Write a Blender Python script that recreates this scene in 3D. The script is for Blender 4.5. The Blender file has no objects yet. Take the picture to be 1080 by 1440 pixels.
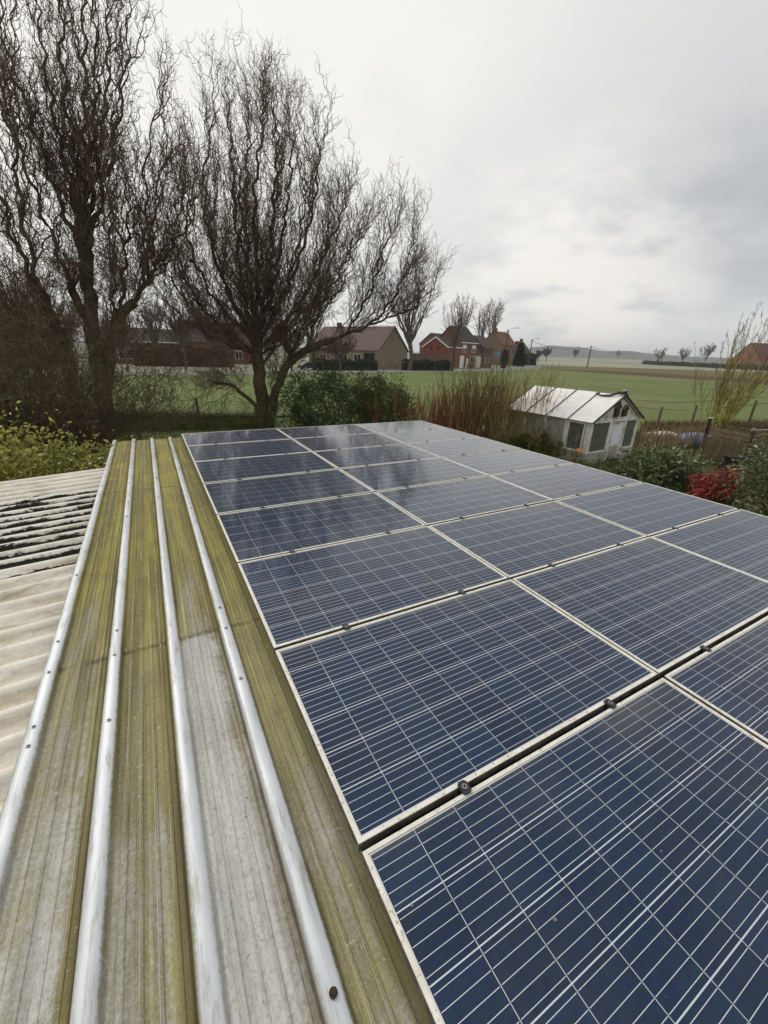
import bpy, math, random
import numpy as np
from mathutils import Matrix, Vector
R = math.radians
C = bpy.context.scene.collection
scene = bpy.context.scene
rng = np.random.default_rng(7)
random.seed(7)

# ------------------------------------------------------------------ camera, sky, sun, exposure
ZP = 2.53                                   # height of the solar panels' top face above the ground
CAM = np.array([-0.368, -0.738, ZP + 1.467])
RT = np.array([0.87801418, -0.47764378, 0.03078192])
UP = np.array([0.14939606, 0.3345858, 0.93044783])
FW = np.array([0.45472181, 0.81234769, -0.36512917])
FPX = 578.745
cam = bpy.data.cameras.new('camera'); cam_o = bpy.data.objects.new('camera', cam); C.objects.link(cam_o)
cam_o.matrix_world = Matrix(((RT[0], UP[0], -FW[0], CAM[0]), (RT[1], UP[1], -FW[1], CAM[1]),
                             (RT[2], UP[2], -FW[2], CAM[2]), (0, 0, 0, 1)))
cam.sensor_fit = 'HORIZONTAL'; cam.sensor_width = 36; cam.lens = FPX / 1080 * 36
cam.clip_start = 0.05; cam.clip_end = 30000
scene.camera = cam_o
scene.view_settings.view_transform = 'Standard'; scene.view_settings.look = 'None'
scene.view_settings.gamma = 1; scene.view_settings.exposure = 0.12

SUN_EL, SUN_AZ = R(42), R(-24)              # azimuth from +Y towards +X
world = bpy.data.worlds.new('World'); scene.world = world; world.use_nodes = True


def unp(px, py, z=None, dist=None):
    """point of the place seen at a pixel of the 1080x1440 photograph, at a height or a ground distance"""
    d = (px - 540) / FPX * RT - (py - 720) / FPX * UP + FW
    t = (z - CAM[2]) / d[2] if z is not None else dist / math.hypot(d[0], d[1])
    return CAM + d * t


# ------------------------------------------------------------------ node helpers
class NT:
    def __init__(self, tree):
        self.t = tree; tree.nodes.clear()
    def n(self, typ, **kw):
        nd = self.t.nodes.new(typ)
        for k, v in kw.items(): setattr(nd, k, v)
        return nd
    def put(self, sock, v):
        if v is None: return
        if isinstance(v, bpy.types.NodeSocket): self.t.links.new(v, sock)
        elif isinstance(v, (tuple, list)):
            sock.default_value = tuple(v) + (1,) if (len(v) == 3 and len(sock.default_value) == 4) else tuple(v)
        else: sock.default_value = v
    def m(self, op, a, b=None, c=None, clamp=False):
        nd = self.n('ShaderNodeMath', operation=op, use_clamp=clamp)
        for i, v in enumerate((a, b, c)): self.put(nd.inputs[i], v)
        return nd.outputs[0]
    def mix(self, f, a, b, blend='MIX'):
        nd = self.n('ShaderNodeMix', data_type='RGBA', blend_type=blend)
        self.put(nd.inputs[0], f); self.put(nd.inputs[6], a); self.put(nd.inputs[7], b)
        return nd.outputs[2]
    def noise(self, vec, scale, detail=4, rough=.55, dist=0):
        nd = self.n('ShaderNodeTexNoise')
        self.put(nd.inputs['Vector'], vec); nd.inputs['Scale'].default_value = scale
        nd.inputs['Detail'].default_value = detail; nd.inputs['Roughness'].default_value = rough
        nd.inputs['Distortion'].default_value = dist
        return nd.outputs[0]
    def step(self, v, a, b):
        nd = self.n('ShaderNodeMapRange', interpolation_type='SMOOTHSTEP')
        self.put(nd.inputs[0], v); self.put(nd.inputs[1], a); self.put(nd.inputs[2], b)
        return nd.outputs[0]
    def xyz(self, v):
        nd = self.n('ShaderNodeSeparateXYZ'); self.put(nd.inputs[0], v); return nd.outputs
    def scalev(self, v, s):
        nd = self.n('ShaderNodeMapping'); self.put(nd.inputs[0], v); nd.inputs['Scale'].default_value = s
        return nd.outputs[0]
    def objc(self): return self.n('ShaderNodeTexCoord').outputs['Object']
    def bump(self, h, strength=.3, dist=.01):
        nd = self.n('ShaderNodeBump'); self.put(nd.inputs['Height'], h)
        self.put(nd.inputs['Strength'], strength); nd.inputs['Distance'].default_value = dist
        return nd.outputs[0]
    def pbsdf(self, col, rough=.8, metal=0, ior=1.45, spec=.5, normal=None, **kw):
        nd = self.n('ShaderNodeBsdfPrincipled')
        self.put(nd.inputs['Base Color'], col); self.put(nd.inputs['Roughness'], rough)
        self.put(nd.inputs['Metallic'], metal); self.put(nd.inputs['IOR'], ior)
        self.put(nd.inputs['Specular IOR Level'], spec)
        if normal is not None: self.put(nd.inputs['Normal'], normal)
        for k, v in kw.items(): self.put(nd.inputs[k], v)
        return nd.outputs[0]
    def out(self, s):
        o = self.n('ShaderNodeOutputMaterial'); self.t.links.new(s, o.inputs['Surface'])


def newmat(name):
    m = bpy.data.materials.new(name); m.use_nodes = True
    return m, NT(m.node_tree)

# world: Nishita sky behind a broken overcast layer
w = NT(world.node_tree)
sky = w.n('ShaderNodeTexSky', sky_type='NISHITA', sun_disc=False, sun_elevation=SUN_EL, sun_rotation=SUN_AZ)
dirv = w.n('ShaderNodeTexCoord').outputs['Generated']
dx, dy, dz = w.xyz(dirv)
zz = w.m('ADD', w.m('MAXIMUM', dz, 0.0), 0.27)
cv = w.n('ShaderNodeCombineXYZ')
w.put(cv.inputs[0], w.m('DIVIDE', dx, zz)); w.put(cv.inputs[1], w.m('DIVIDE', dy, zz)); w.put(cv.inputs[2], 3.7)
n1 = w.noise(cv.outputs[0], .8, 5, .5, .3)
n2 = w.noise(cv.outputs[0], 2.3, 5, .55, .2)
cl = w.step(w.m('ADD', w.m('MULTIPLY', n1, .7), w.m('MULTIPLY', n2, .3)), .38, .62)
ccol = w.mix(cl, (.46, .48, .505), (.87, .855, .825))
# thin bright patch of cloud where the sun stands behind the layer
sd = (math.sin(R(4)) * math.cos(R(30)), math.cos(R(4)) * math.cos(R(30)), math.sin(R(30)))
dot = w.m('ADD', w.m('ADD', w.m('MULTIPLY', dx, sd[0]), w.m('MULTIPLY', dy, sd[1])), w.m('MULTIPLY', dz, sd[2]))
ccol = w.mix(w.m('SUBTRACT', 1, w.m('ADD', w.m('MULTIPLY', w.step(dz, .0, .18), .75), .25)), ccol, (.76, .79, .80))
wd = (math.sin(R(49)) * math.cos(R(7)), math.cos(R(49)) * math.cos(R(7)), math.sin(R(7)))
dot2 = w.m('ADD', w.m('ADD', w.m('MULTIPLY', dx, wd[0]), w.m('MULTIPLY', dy, wd[1])), w.m('MULTIPLY', dz, wd[2]))
gd = (math.sin(R(52)) * math.cos(R(17)), math.cos(R(52)) * math.cos(R(17)), math.sin(R(17)))
dot3 = w.m('ADD', w.m('ADD', w.m('MULTIPLY', dx, gd[0]), w.m('MULTIPLY', dy, gd[1])), w.m('MULTIPLY', dz, gd[2]))
ccol = w.mix(w.m('MULTIPLY', w.m('MULTIPLY', w.step(dot3, .90, .99), w.step(n1, .3, .6)), .6), ccol, (.52, .53, .55))
ccol = w.mix(w.m('MULTIPLY', w.m('MULTIPLY', w.step(dot2, .955, .998), w.step(n2, .32, .6)), .85), ccol, (.97, .92, .86))
glow = w.m('MULTIPLY', w.step(dot, .55, .99), .75)
ccol = w.mix(glow, ccol, (.98, .96, .90))
scl = w.mix(1.0, ccol, (10, 10, 10), 'MULTIPLY')
cov = w.mix(.93, sky.outputs[0], scl)
bg = w.n('ShaderNodeBackground'); w.put(bg.inputs[0], cov); bg.inputs[1].default_value = 0.1
wo = w.n('ShaderNodeOutputWorld'); w.t.links.new(bg.outputs[0], wo.inputs[0])

sun = bpy.data.lights.new('sun', 'SUN'); sun.energy = 1.5; sun.angle = R(14); sun.color = (1, .95, .87)
sun_o = bpy.data.objects.new('sun', sun); C.objects.link(sun_o)
sv = Vector((math.sin(SUN_AZ) * math.cos(SUN_EL), math.cos(SUN_AZ) * math.cos(SUN_EL), math.sin(SUN_EL)))
sun_o.rotation_euler = sv.to_track_quat('Z', 'Y').to_euler(); sun_o.location = (0, 0, 60)

# ------------------------------------------------------------------ object helpers
def tag(o, label=None, cat=None, group=None, kind=None):
    if label: o['label'] = label
    if cat: o['category'] = cat
    if group: o['group'] = group
    if kind: o['kind'] = kind
    return o

def empty(name, loc=(0, 0, 0), rz=0, label=None, cat=None, group=None):
    o = bpy.data.objects.new(name, None); C.objects.link(o)
    o.location = loc; o.rotation_euler = (0, 0, rz); o.empty_display_size = .2
    return tag(o, label, cat, group)

def meshobj(name, verts, faces, mat, parent=None, smooth=False, loc=None):
    me = bpy.data.meshes.new(name)
    if isinstance(faces, np.ndarray):
        nf, k = faces.shape
        me.vertices.add(len(verts)); me.vertices.foreach_set('co', np.asarray(verts, np.float32).ravel())
        me.loops.add(nf * k); me.loops.foreach_set('vertex_index', faces.astype(np.int32).ravel())
        me.polygons.add(nf); me.polygons.foreach_set('loop_start', np.arange(0, nf * k, k, dtype=np.int32))
        me.update(calc_edges=True)
    else:
        me.from_pydata([tuple(v) for v in verts], [], faces); me.update()
    if smooth: me.polygons.foreach_set('use_smooth', np.ones(len(me.polygons), bool))
    for m in (mat if isinstance(mat, (list, tuple)) else [mat]): me.materials.append(m)
    o = bpy.data.objects.new(name, me); C.objects.link(o)
    if parent: o.parent = parent
    if loc is not None: o.location = loc
    return o

class MB:
    """collects shapes into one mesh"""
    def __init__(s): s.v = []; s.f = []
    def add(s, v, f):
        b = len(s.v); s.v += [tuple(map(float, p)) for p in v]; s.f += [tuple(i + b for i in q) for q in f]; return s
    def box(s, x0, x1, y0, y1, z0, z1, ch=0):
        if ch:
            pts = [(x0 + ch, y0), (x1 - ch, y0), (x1, y0 + ch), (x1, y1 - ch), (x1 - ch, y1), (x0 + ch, y1), (x0, y1 - ch), (x0, y0 + ch)]
            return s.prism(pts, z0, z1)
        return s.add([(x0, y0, z0), (x1, y0, z0), (x1, y1, z0), (x0, y1, z0), (x0, y0, z1), (x1, y0, z1), (x1, y1, z1), (x0, y1, z1)],
                     [(0, 3, 2, 1), (4, 5, 6, 7), (0, 1, 5, 4), (1, 2, 6, 5), (2, 3, 7, 6), (3, 0, 4, 7)])
    def prism(s, pts, z0, z1):
        n = len(pts)
        return s.add([(x, y, z0) for x, y in pts] + [(x, y, z1) for x, y in pts],
                     [tuple(range(n))[::-1], tuple(range(n, 2 * n))] + [(i, (i + 1) % n, n + (i + 1) % n, n + i) for i in range(n)])
    def extr(s, pts, d):
        """polygon of 3D points pushed along vector d"""
        n = len(pts); d = Vector(d); q = [Vector(p) for p in pts]
        return s.add(q + [p + d for p in q], [tuple(range(n))[::-1], tuple(range(n, 2 * n))] + [(i, (i + 1) % n, n + (i + 1) % n, n + i) for i in range(n)])
    def tube(s, path, r, k=8):
        path = [Vector(p) for p in path]; n = len(path); rs = r if isinstance(r, (list, tuple)) else [r] * n
        vs = []
        for i, p in enumerate(path):
            t = (path[min(i + 1, n - 1)] - path[max(i - 1, 0)]).normalized()
            a = t.orthogonal().normalized() if i == 0 else (e - t * e.dot(t)).normalized()
            e = a; b = t.cross(a)
            vs += [p + (a * math.cos(2 * math.pi * j / k) + b * math.sin(2 * math.pi * j / k)) * rs[i] for j in range(k)]
        f = [(i * k + j, i * k + (j + 1) % k, (i + 1) * k + (j + 1) % k, (i + 1) * k + j) for i in range(n - 1) for j in range(k)]
        f += [tuple(range(k))[::-1], tuple(range((n - 1) * k, n * k))]
        return s.add(vs, f)
    def build(s, name, mat, parent=None, smooth=False, loc=None): return meshobj(name, s.v, s.f, mat, parent, smooth, loc)

def copy_tree(o, parent=None):
    c = o.copy(); C.objects.link(c)
    if parent: c.parent = parent
    for ch in o.children: copy_tree(ch, c)
    return c

# ------------------------------------------------------------------ vectorised twigs and leaves
def nrm(a): return a / np.maximum(np.linalg.norm(a, axis=-1, keepdims=True), 1e-9)

def grow(S, D, L, P, amp, wave, up=0.3, jit=.1):
    N = len(S); D = nrm(D); e1 = nrm(np.cross(D, rng.normal(size=(N, 3)))); e2 = np.cross(D, e1)
    ph = rng.uniform(0, 6.28, (N, 2)); fr = 6.28 / wave * rng.uniform(.7, 1.4, (N, 2))
    pts = [S]; st = (L / P)[:, None]
    for k in range(P):
        s = (k + .5) / P * L
        wv = amp * (np.sin(fr[:, :1] * s[:, None] + ph[:, :1]) * e1 + np.sin(fr[:, 1:] * s[:, None] + ph[:, 1:]) * e2)
        d = D + wv + jit * rng.normal(size=(N, 3)); d[:, 2] += up * (k / P)
        S = S + nrm(d) * st; pts.append(S)
    return np.stack(pts, 1)

def children(pts, n, t0, t1, ang, upb, L0, L1):
    N, P1, _ = pts.shape
    idx = np.repeat(np.arange(N), n); t = rng.uniform(t0, t1, N * n) * (P1 - 1)
    i = np.minimum(t.astype(int), P1 - 2); fr = (t - i)[:, None]
    S = pts[idx, i] * (1 - fr) + pts[idx, i + 1] * fr
    T = nrm(pts[idx, i + 1] - pts[idx, i]); Nn = nrm(np.cross(T, rng.normal(size=T.shape)))
    a = rng.uniform(ang * .6, ang * 1.3, N * n)[:, None]
    D = T * np.cos(a) + Nn * np.sin(a); D[:, 2] += upb
    ln = rng.uniform(L0, L1, N * n) * (1.15 - .55 * t / (P1 - 1))
    return S, nrm(D), ln

class Twigs:
    def __init__(s): s.V = []; s.F = []; s.n = 0
    def add(s, pts, r0, r1, k=3):
        N, P1, _ = pts.shape
        r0 = np.broadcast_to(np.asarray(r0, float), (N,)); r1 = np.broadcast_to(np.asarray(r1, float), (N,))
        T = nrm(np.gradient(pts, axis=1)); ref = nrm(rng.normal(size=(N, 1, 3)) + np.array([.3, 0, 0]))
        e1 = nrm(np.cross(T, ref)); e2 = np.cross(T, e1)
        t = np.linspace(0, 1, P1)[None, :]; rad = r0[:, None] * (1 - t) + r1[:, None] * t
        a = np.arange(k) * 2 * np.pi / k
        ring = pts[:, :, None, :] + rad[:, :, None, None] * (np.cos(a)[None, None, :, None] * e1[:, :, None, :] + np.sin(a)[None, None, :, None] * e2[:, :, None, :])
        base = s.n + np.arange(N * P1 * k).reshape(N, P1, k); nx = np.roll(base, -1, axis=2)
        F = np.stack([base[:, :-1], nx[:, :-1], nx[:, 1:], base[:, 1:]], -1).reshape(-1, 4)
        s.V.append(ring.reshape(-1, 3)); s.F.append(F); s.n += N * P1 * k
    def build(s, name, mat, parent=None, smooth=True):
        o = meshobj(name, np.concatenate(s.V), np.concatenate(s.F), mat, parent, smooth)
        if parent is not None: o.matrix_parent_inverse = Matrix.Translation(-Vector(parent.location))
        return o

def catmull(P, n):
    P = np.array(P, float); Q = np.vstack([2 * P[0] - P[1], P, 2 * P[-1] - P[-2]]); m = len(P) - 1
    out = []
    for u in np.linspace(0, m - 1e-6, n):
        i = int(u); t = u - i; a, b, c, d = Q[i], Q[i + 1], Q[i + 2], Q[i + 3]
        out.append(.5 * ((2 * b) + (c - a) * t + (2 * a - 5 * b + 4 * c - d) * t * t + (3 * b - a - 3 * c + d) * t ** 3))
    return np.array(out)

def leaves(cen, dirs, size, width=.45, fold=.18):
    N = len(cen); d = nrm(dirs); s = nrm(np.cross(d, rng.normal(size=d.shape))); u = np.cross(s, d)
    L = size[:, None]; W = (size * width)[:, None]
    base = cen; tip = cen + d * L; mid = cen + d * L * .5
    l = mid - s * W * .5 + u * L * fold; r = mid + s * W * .5 + u * L * fold
    V = np.stack([base, l, tip, r], 1).reshape(-1, 3); b = np.arange(N)[:, None] * 4
    F = np.concatenate([b + np.array([[0, 1, 2]]), b + np.array([[0, 2, 3]])], 1).reshape(-1, 3)
    return V, F

def blob_points(c, r, n, clumps, cr, shell=.45, boxy=0):
    """leaf positions in clumps spread through an ellipsoid that rests on the ground"""
    u = nrm(rng.normal(size=(clumps, 3))); rad = rng.uniform(shell, 1, (clumps, 1)) ** .7
    u = u * (1 - boxy) + boxy * u / np.max(np.abs(u), axis=1, keepdims=True); rad = rad * rng.uniform(.74, 1.18, (clumps, 1))
    cc = np.array(c) + u * rad * np.array(r); cc[:, 2] = np.maximum(cc[:, 2], .12)
    k = rng.integers(0, clumps, n); off = rng.normal(size=(n, 3)) * (cr * rng.uniform(.3, .8, clumps))[k][:, None]
    p = cc[k] + off; out = nrm(p - np.array(c) + nrm(off) * .4 * np.linalg.norm(r))
    p[:, 2] = np.maximum(p[:, 2], .05)
    return p, out

# ------------------------------------------------------------------ materials
def simple(name, col, rough=.8, var=.25, scale=6, metal=0, bump=0, spec=.5, detail=5, second=None):
    m, t = newmat(name); co = t.objc(); n = t.noise(co, scale, detail, .6)
    dark = tuple(c * (1 - var) for c in col); lite = tuple(min(1, c * (1 + var)) for c in col)
    c = t.mix(t.step(n, .3, .7), dark, lite)
    if second: c = t.mix(t.step(t.noise(co, scale * .35, 5, .65), .5, .66), c, second)
    t.out(t.pbsdf(c, rough, metal, spec=spec, normal=t.bump(n, .5, bump) if bump else None)); return m

def leafmat(name, cols, rough=.55, spec=.4):
    m, t = newmat(name); g = t.n('ShaderNodeNewGeometry').outputs['Random Per Island']
    cr = t.n('ShaderNodeValToRGB'); t.put(cr.inputs[0], g); e = cr.color_ramp.elements
    while len(e) < len(cols): e.new(.5)
    for i, c in enumerate(cols): e[i].position = i / (len(cols) - 1); e[i].color = (*c, 1)
    ob = t.objc(); nz = t.noise(ob, 2.0, 4, .65)
    lc_ = t.mix(1.0, cr.outputs[0], t.mix(t.step(nz, .32, .68), (.72, .72, .75), (1.35, 1.3, 1.1)), 'MULTIPLY')
    p = t.pbsdf(lc_, rough, spec=spec)
    tr = t.n('ShaderNodeBsdfTranslucent'); t.put(tr.inputs[0], lc_)
    ms = t.n('ShaderNodeMixShader'); ms.inputs[0].default_value = .22
    t.t.links.new(p, ms.inputs[1]); t.t.links.new(tr.outputs[0], ms.inputs[2]); t.out(ms.outputs[0]); return m

def brick(name, c1, c2, mortar, scale=1, soot=.3):
    m, t = newmat(name); co = t.n('ShaderNodeTexCoord').outputs['Object']
    x, y, z = t.xyz(co); v = t.n('ShaderNodeCombineXYZ'); t.put(v.inputs[0], t.m('ADD', x, y)); t.put(v.inputs[1], z)
    b = t.n('ShaderNodeTexBrick'); t.put(b.inputs['Vector'], v.outputs[0]); b.inputs['Scale'].default_value = scale
    b.inputs['Color1'].default_value = (*c1, 1); b.inputs['Color2'].default_value = (*c2, 1); b.inputs['Mortar'].default_value = (*mortar, 1)
    b.inputs['Mortar Size'].default_value = .012; b.inputs['Brick Width'].default_value = .22; b.inputs['Row Height'].default_value = .075
    n = t.noise(co, .8, 6, .65)
    c = t.mix(t.m('MULTIPLY', t.step(n, .4, .75), soot), b.outputs[0], tuple(k * .35 for k in c1))
    t.out(t.pbsdf(c, .9, spec=.2)); return m

def tiles(name, c1, c2, moss=(.07, .075, .03), amt=.5):
    m, t = newmat(name); co = t.objc(); x, y, z = t.xyz(co)
    wv = t.m('SINE', t.m('MULTIPLY', z, 22.0)); wx = t.m('SINE', t.m('MULTIPLY', x, 24.0))
    n = t.noise(co, 1.3, 6, .65); n2 = t.noise(co, 9, 3)
    c = t.mix(n2, c1, c2); c = t.mix(t.m('MULTIPLY', t.step(n, .45, .7), amt), c, moss)
    t.out(t.pbsdf(c, .85, spec=.3, normal=t.bump(t.m('ADD', wv, t.m('MULTIPLY', wx, .6)), .6, .04))); return m

M = {}
M['bark'] = simple('willow_bark', (.10, .078, .045), .9, .45, 7, bump=.02, spec=.2, second=(.06, .065, .022))
M['twig'] = simple('willow_twig', (.155, .108, .07), .8, .3, 2, spec=.3, second=(.155, .125, .065))
M['twig_far'] = simple('distant_twig', (.115, .082, .06), .9, .25, 1, spec=.2)
M['trunk_far'] = simple('distant_bark', (.12, .10, .075), .9, .3, 1.5, spec=.2, second=(.10, .11, .06))
M['brush'] = simple('thicket_twig', (.12, .092, .052), .9, .4, 3, spec=.2)
M['redtwig'] = simple('red_shoot', (.30, .12, .06), .7, .4, 3, spec=.3)
M['olivetwig'] = simple('olive_shoot', (.30, .21, .075), .7, .35, 3, spec=.3, second=(.20, .12, .05))
M['yellowtwig'] = simple('yellow_willow_shoot', (.32, .30, .045), .7, .3, 3, spec=.3)
M['white'] = simple('weathered_white_paint', (.76, .74, .67), .7, .15, 4, second=(.36, .34, .27), bump=.004)
M['whitepaint'] = simple('white_paint', (.8, .8, .78), .6, .06, 3)
M['cream'] = simple('cream_render', (.66, .6, .48), .8, .1, 2)
M['black'] = simple('black_plastic', (.02, .02, .022), .45, .3, 30)
M['darkmetal'] = simple('dark_bitumen_strip', (.035, .03, .03), .6, .4, 14, second=(.10, .09, .08))
M['alu'] = simple('bare_aluminium', (.62, .62, .60), .42, .15, 20, metal=.85)
M['steel'] = simple('dull_steel', (.35, .35, .35), .5, .3, 20, metal=.7)
M['rust'] = simple('rusty_iron', (.05, .032, .02), .9, .5, 40, bump=.003)
M['wood'] = simple('grey_brown_wood', (.16, .115, .065), .9, .4, 9, bump=.004, second=(.12, .12, .085))
M['palewood'] = simple('pale_split_wood', (.26, .18, .095), .9, .35, 8, second=(.18, .16, .08))
M['polewood'] = simple('tarred_pole_wood', (.07, .055, .045), .9, .3, 3)
M['concrete'] = simple('grey_concrete', (.32, .31, .29), .9, .2, 3)
M['glassdark'] = simple('dark_window_glass', (.02, .023, .026), .08, .2, 1)
M['brick_red'] = brick('red_brick', (.26, .085, .055), (.21, .065, .045), (.25, .16, .12), soot=.35)
M['brick_paint'] = brick('painted_red_brick', (.26, .075, .048), (.23, .066, .042), (.22, .075, .05), soot=.35)
M['brick_dark'] = brick('dark_brown_brick', (.19, .10, .07), (.15, .075, .055), (.2, .16, .12), soot=.5)
M['brick_brown'] = brick('brown_brick', (.24, .15, .10), (.2, .12, .085), (.25, .2, .15), soot=.5)
M['brick_yellow'] = brick('yellow_brick', (.29, .235, .16), (.25, .19, .125), (.3, .25, .18), soot=.5)
M['brick_whitewash'] = brick('whitewashed_brick', (.55, .52, .45), (.5, .47, .41), (.3, .28, .22), soot=.6)
M['tile_dark'] = tiles('mossy_dark_tile', (.055, .045, .035), (.08, .065, .05), (.07, .075, .03), .6)
M['tile_brown'] = tiles('brown_tile', (.12, .085, .07), (.09, .065, .055), (.08, .08, .045), .4)
M['tile_purple'] = tiles('plum_brown_tile', (.17, .115, .10), (.14, .09, .08), (.11, .09, .07), .35)
M['tile_orange'] = tiles('orange_tile', (.24, .10, .06), (.18, .075, .045), (.11, .08, .05), .5)
M['laurel'] = leafmat('yellow_green_laurel_leaf', [(.11, .135, .028), (.27, .295, .055), (.46, .46, .11), (.17, .19, .04), (.60, .57, .20)], .35)
M['privet'] = leafmat('dark_green_leaf', [(.04, .08, .03), (.085, .14, .05), (.055, .10, .04), (.15, .21, .09)], .45)
M['privet2'] = leafmat('olive_tinged_leaf', [(.05, .075, .024), (.10, .13, .04), (.07, .095, .03), (.17, .20, .08)], .5)
M['photinia'] = leafmat('glossy_mid_green_leaf', [(.055, .09, .03), (.15, .19, .08), (.09, .125, .045), (.34, .37, .24)], .35)
M['conifer'] = leafmat('conifer_spray', [(.012, .02, .01), (.03, .04, .018), (.02, .03, .014)], .7)
M['redleaf'] = leafmat('crimson_leaf', [(.17, .024, .03), (.36, .05, .06), (.25, .035, .04), (.42, .13, .11), (.13, .06, .035)], .5)
M['olive'] = leafmat('olive_green_leaf', [(.08, .085, .02), (.13, .135, .03), (.05, .06, .016), (.17, .17, .04)], .5)
M['hedge'] = leafmat('hedge_leaf', [(.02, .035, .014), (.035, .05, .02), (.025, .04, .018)], .6)
M['brownleaf'] = leafmat('dead_brown_leaf', [(.10, .06, .035), (.16, .10, .05), (.07, .045, .03)], .8)
M['dry'] = leafmat('dry_grass_blade', [(.17, .12, .05), (.10, .085, .035), (.24, .17, .08), (.09, .11, .035)], .8)
M['green'] = leafmat('grass_blade', [(.07, .10, .025), (.11, .13, .035), (.05, .075, .02), (.16, .15, .05)], .7)
M['brownhedge'] = simple('brown_beech_hedge', (.10, .065, .045), .95, .5, 2.5, bump=.1, spec=.1)
M['blue_tarp'] = simple('blue_tarpaulin', (.16, .21, .36), .6, .2, 8)
M['sack'] = simple('pale_sack', (.62, .56, .45), .9, .15, 6)
M['terracotta'] = simple('orange_painted_board', (.40, .17, .06), .8, .2, 9)
M['signblue'] = simple('blue_sign_face', (.12, .27, .48), .5, .05, 3)

# ------------------------------------------------------------------ ground, fields, road, hills
def groundmat(name, cols, s1, s2, streak=None):
    m, t = newmat(name); co = t.objc()
    a = t.noise(co, s1, 6, .6); b = t.noise(co if streak is None else t.scalev(co, streak), s2, 5, .6)
    c = t.mix(t.step(a, .35, .65), cols[0], cols[1]); c = t.mix(t.m('MULTIPLY', t.step(b, .45, .7), .7), c, cols[2])
    h = t.noise(co, .7, 9, .75); c = t.mix(t.m('MULTIPLY', t.step(h, .5, .68), .5), c, tuple(k * .6 for k in cols[2])); c = t.mix(t.m('MULTIPLY', t.m('SUBTRACT', 1, t.step(h, .32, .46)), .4), c, tuple(k * 1.3 for k in cols[1]))
    f = t.noise(co, 9, 3, .7)
    c = t.mix(t.m('MULTIPLY', t.step(f, .5, .75), .35), c, tuple(k * .55 for k in cols[0]))
    t.out(t.pbsdf(c, .95, spec=.1, normal=t.bump(f, .6, .05))); return m

M['pasture'] = groundmat('pasture_grass', [(.122, .158, .052), (.16, .19, .072), (.19, .18, .088)], .05, .25)
M['meadow'] = groundmat('meadow_grass', [(.115, .165, .05), (.165, .20, .07), (.19, .175, .08)], .12, .5)
M['plough'] = groundmat('stubble_soil', [(.14, .12, .055), (.17, .14, .065), (.10, .075, .04)], .03, .15, (1, 4, 1))
M['plough2'] = groundmat('ploughed_soil', [(.10, .07, .04), (.12, .085, .05), (.08, .055, .03)], .03, .2)
M['farfield'] = groundmat('far_fields', [(.20, .215, .15), (.25, .25, .18), (.46, .42, .32)], .004, .006, (1, 3, 1))
M['garden'] = groundmat('garden_soil_grass', [(.12, .095, .045), (.09, .10, .035), (.17, .13, .065)], .6, 1.5)
M['asphalt'] = simple('worn_asphalt', (.21, .205, .20), .9, .15, .8)

def sheet(name, pts, z, mat, sub=None):
    o = meshobj(name, [(p[0], p[1], z) for p in pts], [tuple(range(len(pts)))], mat)
    if o.data.polygons[0].normal.z < 0: o.data.flip_normals()
    return tag(o, kind='structure')

def gp(*pix): return [unp(x, y, z=0) for x, y in pix]
S_ = 3600
sheet('ground', [(-S_, -S_), (S_, -S_), (S_, S_), (-S_, S_)], 0, M['farfield'])
# meadow between the garden and the road, then the big green pasture right of it
road_c = [unp(-300, 512, z=0), unp(100, 526, z=0), unp(330, 526, z=0), unp(600, 523.5, z=0), unp(690, 521, z=0), unp(757, 517, z=0)]
sheet('meadow', [(-90, 19)] + [(p[0], p[1]) for p in road_c[:5]] + [(48, 40), (19, 17)], .03, M['meadow'])
pas = [unp(690, 521.5, z=0), unp(760, 518.5, z=0), unp(880, 527, z=0), unp(1080, 541, z=0), unp(1400, 566, z=0)]
sheet('pasture', [(19, 17), (48, 40)] + [(p[0], p[1]) for p in pas] + [(60, -30), (25, -20), (27, 12)], .034, M['pasture'])
pl = [unp(762, 514, z=0), unp(900, 518, z=0), unp(1080, 524, z=0), unp(1400, 536, z=0)]
sheet('stubble_strip', [(p[0], p[1]) for p in pl] + [(p[0], p[1]) for p in pas[:0:-1]], .038, M['plough'])
pl2 = [unp(765, 519, z=0), unp(880, 523.5, z=0), unp(1080, 534, z=0), unp(1400, 555, z=0)]
sheet('ploughed_strip', [(p[0], p[1]) for p in pl2] + [(p[0], p[1]) for p in pas[:0:-1]], .06, M['plough2'])
sheet('garden', [(-12, -6), (27, -6), (27, 12), (19, 17), (4.9, 23.2), (-14, 24)], .026, M['garden'])
def strip(name, line, wdt, z, mat):
    L = np.array(line)[:, :2]; T = nrm(np.gradient(L, axis=0)); Nn = np.stack([-T[:, 1], T[:, 0]], 1)
    a = L + Nn * wdt / 2; b = L - Nn * wdt / 2; V = [(p[0], p[1], z) for p in a] + [(p[0], p[1], z) for p in b]; n = len(L)
    o = meshobj(name, V, [(i, i + n, i + n + 1, i + 1) for i in range(n - 1)], mat)
    return tag(o, kind='structure')
rc = catmull([p for p in road_c], 40)
rc2 = catmull([unp(-300, 510, z=0), unp(100, 524.5, z=0), unp(330, 524.5, z=0), unp(600, 521.5, z=0), unp(690, 519.4, z=0), unp(757, 514.5, z=0)], 40)
strip('road', rc2, 7.0, .045, M['asphalt'])
strip('field_track', catmull(gp((895, 563), (960, 566), (1080, 558)), 20), .35, .05, M['plough2'])
strip('field_track', catmull(gp((890, 573), (980, 577), (1090, 566)), 20), .3, .05, M['plough2'])

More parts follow.
